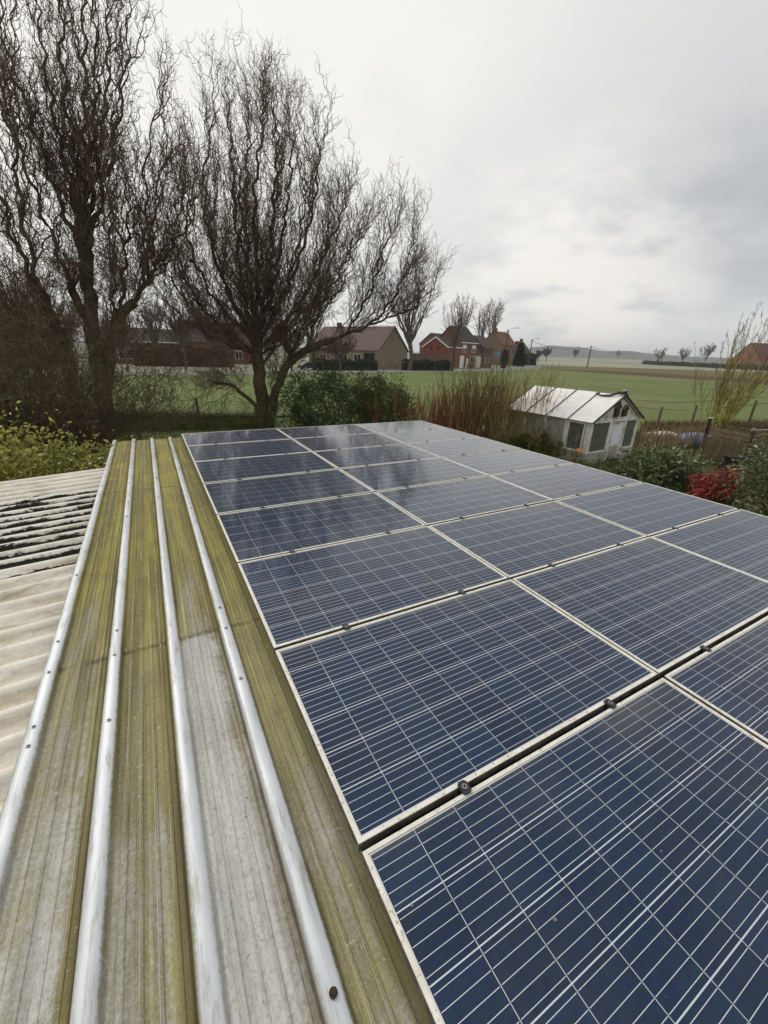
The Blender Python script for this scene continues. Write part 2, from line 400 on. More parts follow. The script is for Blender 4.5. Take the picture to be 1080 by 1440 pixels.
m, t = newmat('wooded_hill'); co = t.objc(); n = t.noise(co, .02, 6, .7)
t.out(t.pbsdf(t.mix(t.step(n, .35, .65), (.025, .033, .024), (.07, .078, .05)), .95, spec=.1)); M['hill'] = m
def hill(name, d, prof, depth, seed):
    r = np.random.default_rng(seed); px = np.linspace(prof[0][0], prof[-1][0], 160)
    py = np.interp(px, [p[0] for p in prof], [p[1] for p in prof])
    V = []; n = len(px)
    for i in range(n):
        p = unp(px[i], py[i], dist=d); dr = nrm(p - CAM)[:2]; dr = dr / np.linalg.norm(dr)
        h = max(2, p[2] + r.uniform(-1.6, 1.6))
        b0 = CAM[:2] + dr * (d - depth); b1 = CAM[:2] + dr * (d + depth); c0 = CAM[:2] + dr * (d - depth * .55)
        V += [(*b0, 0), (*c0, h * .55 + r.uniform(-1, 1)), (p[0], p[1], h), (*b1, 0)]
    F = [(i * 4 + k, (i + 1) * 4 + k, (i + 1) * 4 + k + 1, i * 4 + k + 1) for i in range(n - 1) for k in range(3)]
    return tag(meshobj(name, V, F, M['hill'], smooth=False), kind='structure')
hill('hills', 2600, [(640, 505), (700, 497), (745, 489), (775, 486), (815, 488), (850, 494), (880, 493), (920, 498), (990, 502), (1080, 505), (1300, 512)], 260, 3)

# ------------------------------------------------------------------ the shed under the camera: ribbed metal roof
PX, PY, FT = 1.67, 1.03830, .04            # panel pitch along X and Y, frame thickness
ZR = ZP - .10; RH = .036                   # pan level of the metal roof, rib height
RIB0, RPITCH = -1.012, .2745
m, t = newmat('mossy_galvanised_sheet')
co = t.objc(); x, y, z = t.xyz(co)
ph = t.m('MULTIPLY', t.m('SUBTRACT', t.m('FRACT', t.m('ADD', t.m('DIVIDE', t.m('SUBTRACT', x, RIB0), RPITCH), .5)), .5), RPITCH)  # signed distance to the rib
ab = t.m('ABSOLUTE', ph)
bay = t.m('FLOOR', t.m('DIVIDE', t.m('SUBTRACT', x, RIB0), RPITCH))
st = t.scalev(co, (14, .9, 1)); spk = t.noise(co, 33, 2, .8); st2 = t.scalev(co, (45, 2.2, 1))
nA = t.noise(st, 1, 6, .65); nB = t.noise(co, 2.1, 6, .65, .6); nC = t.noise(st2, 1, 4, .6); nD = t.noise(co, 60, 4, .7); nE = t.noise(t.scalev(co, (1, .55, 1)), 190, 3, .75)
bw = t.n('ShaderNodeTexWhiteNoise', noise_dimensions='1D'); t.put(bw.inputs['W'], bay)
# algae runs over the pans, thicker towards the far eave; a washed grey stretch in the third bay from the panels
far = t.step(y, .0, 3.6)
amt = t.m('ADD', t.m('ADD', t.m('MULTIPLY', nA, .75), t.m('MULTIPLY', nB, .6)), t.m('MULTIPLY', far, .34))
bay3 = t.m('COMPARE', bay, 2.0, .3)
bias = t.m('ADD', t.m('MULTIPLY', t.m('COMPARE', bay, 1.0, .3), .20), t.m('MULTIPLY', t.m('COMPARE', bay, 3.0, .3), .27))
bias = t.m('ADD', bias, t.m('MULTIPLY', t.m('COMPARE', bay, 0.0, .3), .07))
washed = t.m('MULTIPLY', bay3, t.m('SUBTRACT', 1.0, t.step(t.m('ADD', y, t.m('MULTIPLY', nB, .25)), 1.50, 1.62)))
amt = t.m('SUBTRACT', amt, t.m('MULTIPLY', washed, .30))
amt = t.m('SUBTRACT', amt, t.m('MULTIPLY', t.m('SUBTRACT', 1, t.step(y, -.6, .9)), .10))
amt = t.m('ADD', amt, bias)
# the gutter beside each rib keeps dirt
edge = t.m('MULTIPLY', t.step(t.m('ADD', ph, t.m('ADD', t.m('MULTIPLY', t.m('SUBTRACT', nB, .5), .07), t.m('MULTIPLY', t.m('SUBTRACT', nD, .5), .03))), -.10, -.045), t.m('SUBTRACT', 1, t.step(ph, -.036, -.03)))
amt = t.m('ADD', amt, t.m('MULTIPLY', edge, .30))
alg = t.step(t.m('ADD', amt, t.m('MULTIPLY', t.m('SUBTRACT', nD, .5), .35)), .50, .98)
pan = t.mix(t.step(nC, .3, .7), (.38, .38, .35), (.56, .555, .52))
pan = t.mix(t.m('MULTIPLY', t.step(nD, .45, .7), .35), pan, (.20, .19, .15))
green = t.mix(t.step(nB, .35, .65), t.mix(t.step(y, .2, 3.0), (.205, .175, .07), (.185, .155, .018)), t.mix(t.step(y, .2, 3.0), (.31, .28, .12), (.29, .255, .028)))
nS = t.noise(t.scalev(co, (22, .55, 1)), 1.0, 6, .7, .3)
green = t.mix(t.m('MULTIPLY', t.step(nS, .46, .64), .75), green, (.085, .065, .022))
green = t.mix(t.m('MULTIPLY', t.m('SUBTRACT', 1, t.step(nS, .34, .46)), .6), green, (.40, .36, .08))
wet = t.m('MULTIPLY', t.m('COMPARE', bay, 1.0, .3), t.m('MULTIPLY', t.step(t.m('ADD', ph, t.m('MULTIPLY', t.m('SUBTRACT', nB, .5), .16)), .02, .10), t.step(nA, .3, .6)))
green = t.mix(t.m('MULTIPLY', wet, .55), green, (.10, .08, .035))
green = t.mix(t.m('MULTIPLY', t.step(nC, .5, .75), .4), green, (.12, .10, .04))
green = t.mix(t.m('MULTIPLY', t.step(nD, .48, .72), .55), green, (.34, .31, .14))
colr = t.mix(t.m('MULTIPLY', alg, .93), pan, green)
colr = t.mix(t.m('MULTIPLY', t.step(nE, .50, .68), .45), colr, t.mix(1.0, colr, (.42, .40, .34), 'MULTIPLY'))
colr = t.mix(t.m('MULTIPLY', t.m('SUBTRACT', 1, t.step(nE, .30, .44)), .35), colr, (.55, .54, .46))
brown = t.m('MULTIPLY', edge, t.step(nA, .38, .6))
colr = t.mix(t.m('MULTIPLY', brown, .55), colr, (.12, .085, .04))
foot = t.m('MULTIPLY', t.step(t.m('ADD', ph, t.m('MULTIPLY', t.m('SUBTRACT', nD, .5), .008)), -.046, -.038), t.m('SUBTRACT', 1, t.step(ph, -.034, -.031)))
colr = t.mix(t.m('MULTIPLY', foot, .7), colr, (.05, .035, .015))
lap = t.m('MINIMUM', t.m('ABSOLUTE', t.m('SUBTRACT', y, 1.462)), t.m('ABSOLUTE', t.m('SUBTRACT', y, 4.472)))
lap = t.m('SUBTRACT', 1, t.step(t.m('ADD', lap, t.m('MULTIPLY', t.m('SUBTRACT', nB, .5), .05)), .006, .03))
colr = t.mix(t.m('MULTIPLY', t.m('MULTIPLY', lap, .75), t.step(t.noise(co, 7, 4, .7), .36, .6)), colr, (.07, .055, .025))
pedge = t.step(t.m('ADD', x, t.m('MULTIPLY', t.m('SUBTRACT', nB, .5), .05)), -.05, .0)
colr = t.mix(t.m('MULTIPLY', pedge, .55), colr, (.10, .09, .03))  # darker olive towards the left edge of the panels
colr = t.mix(t.m('MULTIPLY', t.step(spk, .68, .74), .7), colr, (.50, .48, .36)); colr = t.mix(t.m('MULTIPLY', t.m('SUBTRACT', 1, t.step(spk, .26, .31)), .7), colr, (.06, .05, .03))
# hairline pale scratches along the minor ribs
fx = t.m('ABSOLUTE', t.m('SUBTRACT', t.m('FRACT', t.m('DIVIDE', t.m('ADD', ph, .1372), .0457)), .5))
hair = t.m('MULTIPLY', t.m('LESS_THAN', fx, .022), t.step(t.noise(t.scalev(co, (25, 1.2, 1)), 1, 3), .45, .55))
colr = t.mix(t.m('MULTIPLY', hair, .6), colr, (.55, .54, .45))
ribn = t.m('ADD', ab, t.m('ADD', t.m('MULTIPLY', t.m('SUBTRACT', nD, .5), .020), t.m('MULTIPLY', t.m('SUBTRACT', nA, .5), .014)))
ribm = t.m('SUBTRACT', 1, t.step(t.m('ADD', ribn, t.m('MULTIPLY', t.m('SUBTRACT', nB, .5), .018)), .020, .031))
ribc = t.mix(t.step(t.noise(t.scalev(co, (30, 3, 1)), 1, 5, .6), .42, .75), (.56, .585, .61), (.40, .43, .45))
ribc = t.mix(t.m('MULTIPLY', t.step(t.noise(t.scalev(co, (40, 5, 1)), 1, 5, .75), .50, .68), .7), ribc, (.30, .29, .23))
ribc = t.mix(t.m('MULTIPLY', t.step(y, 4.2, 7.2), t.step(nB, .35, .7)), ribc, (.30, .29, .16))
colr = t.mix(ribm, colr, ribc); colr = t.mix(t.step(x, .01, .04), colr, (.045, .04, .03))  # dark dirt under the panels, also painting in the shade of the row gaps
rough = t.mix(ribm, (.85, .85, .85), (.5, .5, .5))
t.out(t.pbsdf(colr, rough, t.m('MULTIPLY', ribm, .25), spec=.35, normal=t.bump(t.m('ADD', t.m('ADD', nD, t.m('MULTIPLY', nE, .5)), t.m('MULTIPLY', alg, .5)), t.m('MULTIPLY', t.m('SUBTRACT', 1, t.m('MULTIPLY', ribm, .88)), .45), .004)))
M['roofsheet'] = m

def rib_profile(xa, xb):
    pts = []
    k0 = round((xa - RIB0) / RPITCH); x = RIB0 + k0 * RPITCH
    while x < xb:
        pts += [(x - .036, 0), (x - .033, RH * .06)] + [(x + .031 * math.sin(a), RH * (.12 + .88 * max(0, math.cos(a)) ** .40)) for a in np.linspace(-1.5, 1.5, 13)] + [(x + .033, RH * .06), (x + .036, 0)]
        for c in (.0685, .1143, .1601, .2059):
            pts += [(x + c - .012, 0), (x + c - .009, .0042), (x + c + .009, .0042), (x + c + .012, 0)]
        x += RPITCH
    return pts
def ribbed(y0, y1, dz, first):
    pr = rib_profile(RIB0, 5.25)
    if True: pr = [(RIB0 - .040, -.09), (RIB0 - .037, -.004)] + pr[1:]
    ny = max(2, int((y1 - y0) / .35)); ys = np.linspace(y0, y1, ny + 1); n = len(pr)
    V = []
    for yy in ys:
        for i, (a, b) in enumerate(pr): V.append((a, yy, ZR + b + dz + .0012 * math.sin(yy * 2.3 + a * 3)))
    F = [(j * n + i, j * n + i + 1, (j + 1) * n + i + 1, (j + 1) * n + i) for j in range(ny) for i in range(n - 1)]
    base = len(V)                            # the cut edge of the sheet, a few millimetres thick
    for i, (a, b) in enumerate(pr): V.append((a, y0, ZR + b + dz - .004))
    F += [(i, base + i, base + i + 1, i + 1) for i in range(n - 1)]
    return V, F
shed = empty('metal_roofed_shed', (2, 2, 0), 0, 'low shed with mossy ribbed metal roof carrying the solar panels', 'shed')
def under(o, root):
    o.parent = root; o.matrix_parent_inverse = Matrix.Translation(-Vector(root.location)); return o
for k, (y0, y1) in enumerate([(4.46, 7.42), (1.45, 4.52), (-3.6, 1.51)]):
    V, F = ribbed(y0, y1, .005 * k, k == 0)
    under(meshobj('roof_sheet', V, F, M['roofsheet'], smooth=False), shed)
under(MB().box(-.98, 5.2, -3.5, 7.3, 0, ZR - .08).build('wall', M['brick_brown']), shed)
under(MB().box(-1.0, 5.22, 7.3, 7.36, ZR - .16, ZR - .012).build('fascia', M['wood']), shed)
sc = MB(); sc.prism([(.009 * math.cos(a), .009 * math.sin(a)) for a in np.arange(12) * math.pi / 6], 0, .003)
sc.prism([(.0055 * math.cos(a), .0055 * math.sin(a)) for a in np.arange(6) * math.pi / 3], .003, .009)
scr0 = None
def screw(px, py, rib, big=1.0, mat=None):
    global scr0
    p = unp(px, py, z=ZR + RH)
    o = sc.build('screw', M['steel']) if scr0 is None else scr0.copy()
    if scr0 is None: scr0 = o
    else: C.objects.link(o)
    if mat: o.data = o.data.copy(); o.data.materials.clear(); o.data.materials.append(mat)
    o.location = (RIB0 + rib * RPITCH, p[1], ZR + RH + (.010 if p[1] < 1.5 else .005 if p[1] < 4.46 else 0)); o.scale = (big,) * 3
    under(o, shed)
for px, py in [(112, 809), (87, 902), (75, 946), (54, 1022), (47, 1049), (145, 683), (150, 660)]: screw(px, py, 0)
for px, py in [(184, 658), (180, 707), (179, 727), (168, 887), (166, 922), (159, 1013), (183, 680)]: screw(px, py, 1)
for px, py in [(219, 672), (223, 700)]: screw(px, py, 2)
for px, py in [(250, 660), (257, 679), (261, 699), (266, 716), (307, 856), (316, 886), (337, 957)]: screw(px, py, 3)
screw(468, 1400, 3, 1.25, M['rust'])

# neighbouring lower roof of corrugated fibre cement, flaking white paint
m, t = newmat('flaking_white_corrugated_sheet'); co = t.objc(); x, y, z = t.xyz(co)
CP = .19
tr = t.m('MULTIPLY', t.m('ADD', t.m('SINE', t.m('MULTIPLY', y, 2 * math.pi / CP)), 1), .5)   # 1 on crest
n1 = t.noise(t.scalev(co, (1.3, 4, 1)), 1.0, 6, .7, .4); n2 = t.noise(t.scalev(co, (2.5, 9, 1)), 1, 5, .6); n3 = t.noise(co, 26, 4, .7)
c = t.mix(t.step(n2, .35, .68), (.85, .82, .74), (.60, .54, .41))
n4 = t.noise(t.scalev(co, (7, 60, 1)), 1, 4, .7)
c = t.mix(t.m('MULTIPLY', t.step(n3, .46, .7), .45), c, (.42, .34, .22))
c = t.mix(t.m('MULTIPLY', t.step(n4, .5, .7), .45), c, (.36, .28, .17))
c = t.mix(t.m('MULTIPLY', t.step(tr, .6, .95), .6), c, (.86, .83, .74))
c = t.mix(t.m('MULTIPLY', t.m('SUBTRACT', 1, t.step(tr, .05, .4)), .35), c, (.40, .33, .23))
nG = t.noise(t.scalev(co, (.9, 1.6, 1)), 1.3, 6, .75, .8)
c = t.mix(t.m('MULTIPLY', t.step(nG, .52, .68), .6), c, (.27, .25, .17))
c = t.mix(t.m('MULTIPLY', t.step(t.noise(co, 75, 3, .8), .6, .72), .5), c, (.20, .17, .11))
band = t.m('MULTIPLY', t.step(y, 2.75, 3.3), t.m('SUBTRACT', 1, t.step(y, 4.9, 5.5)))
fl = t.m('ADD', t.m('MULTIPLY', n1, .75), t.m('MULTIPLY', t.m('SUBTRACT', 1, tr), .34))
fl = t.m('ADD', fl, t.m('MULTIPLY', band, .33)); fl = t.m('ADD', fl, t.m('MULTIPLY', t.m('SUBTRACT', n3, .5), .22))
fl = t.m('ADD', fl, t.m('MULTIPLY', t.m('MULTIPLY', t.step(t.m('MULTIPLY', x, -1), 1.35, 1.8), t.step(nG, .52, .62)), .14))
black = t.step(t.m('ADD', fl, t.m('MULTIPLY', t.m('SUBTRACT', n4, .5), .16)), .77, .85)
c = t.mix(black, c, (.018, .016, .013))
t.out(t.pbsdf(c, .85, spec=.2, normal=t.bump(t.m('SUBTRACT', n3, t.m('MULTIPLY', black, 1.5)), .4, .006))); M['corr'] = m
low = empty('corrugated_roof_shed', (-4, 2, 0), 0, 'lower lean-to with cream corrugated roof and black flaked patches', 'shed')
V = []; ys = np.arange(-4, 6.06, CP / 10); xs = np.linspace(-7.5, -1.045, 12)
for xx in xs:
    for yy in ys: V.append((xx, yy, 2.345 - .06 * (-1.045 - xx) + -.024 + .05 * (.5 + .5 * math.sin(yy * 2 * math.pi / CP)) ** 1.8))
n = len(ys); F = [(i * n + j, (i + 1) * n + j, (i + 1) * n + j + 1, i * n + j + 1) for i in range(len(xs) - 1) for j in range(n - 1)]
b0 = len(V)
for xx in xs: V.append((xx, ys[-1], 2.32 - .06 * (-1.045 - xx) - .02))
F += [(i * n + n - 1, (i + 1) * n + n - 1, b0 + i + 1, b0 + i) for i in range(len(xs) - 1)]
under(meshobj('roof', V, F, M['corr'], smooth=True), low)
under(MB().extr([(-7.4, -3.9, 0), (-1.06, -3.9, 0), (-1.06, -3.9, 2.3), (-7.4, -3.9, 1.92)], (0, 9.8, 0)).build('wall', M['brick_brown']), low)

# ------------------------------------------------------------------ solar panels
m, t = newmat('solar_cells_under_glass'); co = t.objc(); x, y, z = t.xyz(co)
mx, my = .018, .018; cx, cy = (1.656 - 2 * mx) / 10, (1.013 - 2 * my) / 6
ux = t.m('DIVIDE', t.m('SUBTRACT', x, mx), cx); uy = t.m('DIVIDE', t.m('SUBTRACT', y, my), cy)
fx = t.m('FRACT', ux); fy = t.m('FRACT', uy)
ex = t.m('MULTIPLY', t.m('MINIMUM', fx, t.m('SUBTRACT', 1, fx)), cx); ey = t.m('MULTIPLY', t.m('MINIMUM', fy, t.m('SUBTRACT', 1, fy)), cy)
gx = t.m('LESS_THAN', ex, .0010); gy = t.m('LESS_THAN', ey, .0017)
bb = t.m('LESS_THAN', t.m('MULTIPLY', t.m('ABSOLUTE', t.m('SUBTRACT', t.m('FRACT', t.m('MULTIPLY', fy, 5)), .5)), cy / 5), .00085)
bb = t.m('MULTIPLY', bb, t.m('GREATER_THAN', ex, .0035))
lines = t.m('MAXIMUM', t.m('MAXIMUM', gx, gy), bb)
inside = t.m('MULTIPLY', t.m('MULTIPLY', t.m('GREATER_THAN', ux, 0), t.m('LESS_THAN', ux, 10)), t.m('MULTIPLY', t.m('GREATER_THAN', uy, 0), t.m('LESS_THAN', uy, 6)))
cid = t.n('ShaderNodeCombineXYZ'); t.put(cid.inputs[0], t.m('FLOOR', ux)); t.put(cid.inputs[1], t.m('FLOOR', uy))
oi = t.n('ShaderNodeObjectInfo').outputs['Random']; t.put(cid.inputs[2], t.m('MULTIPLY', oi, 37.0))
wn = t.n('ShaderNodeTexWhiteNoise', noise_dimensions='3D'); t.put(wn.inputs['Vector'], cid.outputs[0])
vo = t.n('ShaderNodeTexVoronoi'); t.put(vo.inputs['Vector'], co); vo.inputs['Scale'].default_value = 70
cell = t.mix(wn.outputs[0], (.003, .0135, .038), (.006, .022, .055))
cell = t.mix(.45, cell, t.mix(1.0, vo.outputs['Color'], (.004, .016, .05), 'MULTIPLY'), 'ADD')
lc = t.mix(t.noise(co, 3, 3), (.62, .66, .69), (.80, .83, .86))
c = t.mix(lines, cell, lc)
c = t.mix(inside, (.68, .66, .60), c)
shift = t.n('ShaderNodeCombineXYZ'); t.put(shift.inputs[2], t.m('MULTIPLY', oi, 91.0))
va = t.n('ShaderNodeVectorMath', operation='ADD'); t.put(va.inputs[0], co); t.put(va.inputs[1], shift.outputs[0]); pv = va.outputs[0]
d1 = t.noise(pv, 2.2, 5, .6, .5); d2 = t.noise(pv, 120, 3, .8)
run = t.noise(t.scalev(pv, (16, 1.1, 1)), 1, 4, .6)
edged = t.m('MAXIMUM', t.step(y, .80, 1.0), t.m('MULTIPLY', t.m('SUBTRACT', 1, t.step(y, .0, .035)), .7))
edged = t.m('MAXIMUM', t.m('MULTIPLY', edged, t.step(x, .3, 1.5)), t.m('MULTIPLY', t.step(y, .965, .99), .8))
dust = t.m('ADD', t.m('MULTIPLY', t.step(d1, .35, .8), .06), t.m('MULTIPLY', t.m('MULTIPLY', edged, t.step(d1, .25, .6)), .22))
dust = t.m('ADD', dust, t.m('MULTIPLY', t.step(d2, .73, .78), .14)); dust = t.m('ADD', dust, t.m('MULTIPLY', t.step(run, .52, .75), .035))
drop = t.m('MULTIPLY', t.step(t.noise(pv, 38, 1, .5), .80, .815), .7); dust = t.m('MAXIMUM', dust, drop)
c = t.mix(dust, c, (.25, .215, .165))
rg = t.m('ADD', .06, t.m('MULTIPLY', t.step(d1, .4, .75), .06))
met = t.m('MULTIPLY', t.m('MULTIPLY', lines, inside), .85)
so = t.pbsdf(c, .38, met, ior=1.3, spec=.05)
so.node.inputs['Coat Weight'].default_value = 1; so.node.inputs['Coat IOR'].default_value = 1.38; t.put(so.node.inputs['Coat Roughness'], rg)
so.node.inputs['Sheen Weight'].default_value = .16; so.node.inputs['Sheen Roughness'].default_value = .32; so.node.inputs['Sheen Tint'].default_value = (.9, .86, .8, 1)
t.out(so); M['cells'] = m

m, t = newmat('dirty_white_aluminium_frame'); co = t.objc(); n = t.noise(co, 9, 6, .7); n2 = t.noise(co, 55, 4, .7)
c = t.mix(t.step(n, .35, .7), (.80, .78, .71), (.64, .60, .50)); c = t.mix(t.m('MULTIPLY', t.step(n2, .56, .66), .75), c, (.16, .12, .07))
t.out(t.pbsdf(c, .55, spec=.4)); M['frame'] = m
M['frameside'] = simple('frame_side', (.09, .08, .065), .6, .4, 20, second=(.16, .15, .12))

fr = MB(); fs = MB(); lip = .0135; W_, D_ = 1.656, 1.013
for a in ((0, W_, 0, lip), (0, W_, D_ - lip, D_), (0, lip, lip, D_ - lip), (W_ - lip, W_, lip, D_ - lip)):
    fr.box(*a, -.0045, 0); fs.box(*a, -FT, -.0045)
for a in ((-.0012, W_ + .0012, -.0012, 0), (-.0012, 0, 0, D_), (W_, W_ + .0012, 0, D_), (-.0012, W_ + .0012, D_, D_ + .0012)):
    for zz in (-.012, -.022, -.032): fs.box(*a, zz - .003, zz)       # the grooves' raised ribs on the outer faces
groove = MB()                                                       # inner step of the lip
ROWN = ['front', 'second', 'third', 'fourth', 'fifth', 'sixth', 'seventh', 'back']
COLN = ['left', 'middle', 'right']
pan0 = None; prs = np.random.default_rng(11)
for j in range(-1, 7):
    for i in range(3):
        loc = (i * PX, j * PY + (PY - D_) / 2 , ZP)
        lab = f'dark blue solar panel in the {COLN[i]} column, {ROWN[j + 1]} row' + (' cut by the bottom edge' if j == -1 and i < 2 else ' counted from the front' if 0 <= j < 6 else '')
        if pan0 is None:
            pan0 = r = empty('solar_panel', loc)
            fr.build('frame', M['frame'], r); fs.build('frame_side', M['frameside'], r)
            MB().box(lip + .0006, W_ - lip - .0006, lip + .0006, D_ - lip - .0006, -.010, -.0028).build('cell_glass', M['cells'], r)
        else: r = copy_tree(pan0)
        r.location = loc
        r.rotation_euler = (prs.normal() * .0022, prs.normal() * .0016, 0)
        tag(r, lab, 'solar panel', 'solar panels in three columns on the shed roof')
# rails along Y that the panels lie on
for i in range(3):
    for s, nm in ((.41, 'left'), (1.24, 'right')):
        o = MB().box(i * PX + s - .02, i * PX + s + .02, -1.1, 7.3, ZR + RH + .011, ZP - FT - .0005).build('mounting_rail', M['alu'])
        tag(o, f'aluminium mounting rail under the {COLN[i]} column of solar panels, {nm} of two', 'rail', 'mounting rails under the panels')
cl = MB(); cl.box(-.019, .019, -.024, .024, 0, .006, .008)
cl.box(-.016, .016, -.0115, .0115, -.05, .0, .002)
cl0 = None
for j in range(0, 8):
    for i in range(3):
        for s, nm in ((.41, 'left'), (1.24, 'right')):
            if j == 7: continue
            if cl0 is None:
                cl0 = c = empty('panel_clamp'); cl.build('clamp_body', M['black'], c)
                b = MB(); b.prism([(.010 * math.cos(a), .010 * math.sin(a)) for a in np.arange(16) * math.pi / 8], .006, .010)
                b.build('bolt', M['steel'], c)
                b2 = MB(); b2.prism([(.005 * math.cos(a), .005 * math.sin(a)) for a in np.arange(6) * math.pi / 3], .010, .0125); b2.build('socket', M['black'], b_ := c)
            else: c = copy_tree(cl0)
            c.location = (i * PX + s + prs.normal() * .012, j * PY, ZP + .001); c.rotation_euler = (0, 0, prs.normal() * .06)
            tag(c, f'black clamp, {nm} of the pair between {ROWN[j]} and {ROWN[j + 1]} panel rows, {COLN[i]} column', 'clamp', 'panel clamps in the gaps between rows')

# ------------------------------------------------------------------ corkscrew willows
def limb(pix, d, dd=0, n=26):
    """a limb through image points at about the tree's distance; dd leans it nearer or farther along its length"""
    P = [unp(x, y, dist=d + dd * k / (len(pix) - 1)) for k, (x, y) in enumerate(pix)]
    return catmull(P, n)
def wiggle(p, amp, wave):
    L = np.concatenate([[0], np.cumsum(np.linalg.norm(np.diff(p, axis=0), axis=1))]); out = p.copy()
    env = np.minimum(1, L / (L[-1] * .15 + 1e-6))
    for ax in range(3):
        out[:, ax] += amp * env * (np.sin(L * 6.28 / wave * rng.uniform(.8, 1.2) + rng.uniform(0, 6.28)) + .5 * np.sin(L * 6.28 / wave * 2.1 + rng.uniform(0, 6.28))) * (.5 if ax == 2 else 1)
    return out

def willow(name, base, d, trunks, limbs, label, dens=1.0, drop=0):
    limbs = [([(x, y + drop * max(0, 430 - y)) for x, y in pix], r0, dd) for pix, r0, dd in limbs]
    root = empty(name, tuple(base), 0, label, 'tree')
    tk = Twigs(); TK = []
    for pix, r0, r1 in trunks:
        p = limb(pix, d, 0, 22); p[0, 2] = min(p[0, 2], -.05)
        p = wiggle(p, .05, 1.4); tk.add(p[None], r0, r1, 10); TK.append(p)
    LM = []
    for pix, r0, dd in limbs:
        p = wiggle(limb(pix, d, dd, 40), .075, 1.15); tk.add(p[None], r0 * .66, .014, 7); LM.append(p)
    LM = np.array(LM)
    tw = Twigs()
    S, D, L = children(LM, int(32 * dens), .03, .97, .55, .75, 1.5, 4.0)
    b1 = grow(S, D, L, 26, .52, .85, .65, .12); tw.add(b1, .012 + .0042 * L, .0068, 4)
    S, D, L = children(np.array(TK), 26, .45, 1, .9, .35, 1.0, 3.4)
    e1 = grow(S, D, L, 18, .6, 1.0, .1, .15); tw.add(e1, .016, .006, 3)
    S, D, L = children(e1, 7, .25, 1, .8, .1, .4, 1.2); e2 = grow(S, D, L, 9, .7, .7, .1, .2); tw.add(e2, .008, .0045, 3)
    S, D, L = children(e2, 4, .1, 1, .8, .1, .2, .6); tw.add(grow(S, D, L, 6, .7, .5, .1, .2), .006, .004, 3)
    S, D, L = children(b1, int(6.6 * dens), .06, .97, .75, .35, .7, 1.9)
    b2 = grow(S, D, L, 15, .72, .6, .5, .15); tw.add(b2, .0098, .0055, 3)
    S, D, L = children(b2, 4, .1, 1, .85, .2, .3, .9)
    b3 = grow(S, D, L, 7, .8, .45, .3, .2); tw.add(b3, .0062, .004, 3)
    S, D, L = children(LM, int(13 * dens), .0, .42, .7, .45, 1.2, 3.2)
    f1 = grow(S, D, L, 20, .55, .8, .5, .14); tw.add(f1, .014, .0065, 3)
    S, D, L = children(f1, 6, .1, 1, .8, .3, .5, 1.4); f2 = grow(S, D, L, 10, .7, .6, .3, .18); tw.add(f2, .008, .005, 3)
    S, D, L = children(f2, 3, .1, 1, .85, .2, .25, .7); tw.add(grow(S, D, L, 6, .8, .45, .2, .2), .006, .004, 3)
    tk.build('trunk', M['bark'], root); tw.build('crown', M['twig'], root)
    return root

D2 = 22.0
b2p = unp(372, 600, dist=D2); b2p[2] = 0
willow('corkscrew_willow', b2p, D2,
  [([(374, 612), (368, 560), (363, 510), (360, 455)], .35, .25), ([(378, 600), (386, 560), (400, 520), (428, 494), (470, 477)], .24, .15),
   ([(372, 596), (352, 563), (330, 545), (300, 536)], .11, .07)],
  [([(358, 470), (340, 400), (332, 300), (325, 170), (318, 62)], .17, 1.0), ([(360, 470), (362, 370), (358, 250), (368, 150), (372, 95)], .18, -1.0),
   ([(363, 475), (385, 390), (402, 280), (410, 180), (402, 105)], .16, 2.0), ([(364, 480), (402, 410), (432, 310), (446, 225), (448, 160)], .15, -2.2),
   ([(366, 490), (420, 430), (455, 350), (480, 285), (488, 235)], .13, 1.0), ([(357, 475), (318, 400), (292, 300), (288, 210), (305, 110)], .15, -1.5),
   ([(357, 480), (305, 425), (272, 350), (258, 270), (262, 210)], .12, 1.8), ([(360, 465), (350, 360), (345, 250), (350, 160), (345, 90)], .14, 2.8),
   ([(360, 470), (380, 370), (385, 260), (390, 170), (385, 110)], .14, -3.0), ([(358, 500), (310, 470), (270, 440), (240, 380)], .09, -2.5),
   ([(470, 477), (520, 456), (552, 420), (572, 370), (582, 300)], .12, .5), ([(430, 494), (452, 430), (476, 380), (500, 330), (520, 300)], .10, 1.0),
   ([(515, 458), (555, 444), (585, 430), (612, 392)], .085, -1.0), ([(485, 472), (520, 410), (538, 350), (552, 290)], .09, -1.2),
   ([(361, 480), (352, 400), (340, 330), (338, 240), (330, 160)], .12, -2.0), ([(362, 480), (372, 400), (380, 320), (392, 230), (395, 150)], .12, 1.2),
   ([(364, 485), (395, 420), (418, 340), (428, 260), (425, 190)], .11, -.6), ([(366, 490), (410, 440), (445, 380), (462, 310), (468, 250)], .10, 2.2),
   ([(358, 490), (330, 430), (308, 360), (300, 280), (308, 200)], .11, 1.2), ([(357, 495), (300, 450), (262, 390), (246, 320), (248, 260)], .09, -1.4),
   ([(360, 500), (290, 470), (240, 430), (215, 370)], .07, 1.0), ([(364, 500), (430, 460), (480, 400), (500, 350)], .08, -2.6),
   ([(378, 560), (410, 500), (440, 450), (452, 390)], .07, 2.5), ([(362, 500), (345, 430), (325, 380), (312, 320)], .08, -3.2),
   ([(400, 520), (430, 450), (455, 400), (470, 345)], .08, -1.5), ([(365, 520), (400, 470), (440, 440), (470, 420)], .08, 2.0)],
  'corkscrew willow behind the panels with a thick limb leaning right', .78, .13)
b1p = unp(140, 600, dist=19.5); b1p[2] = 0
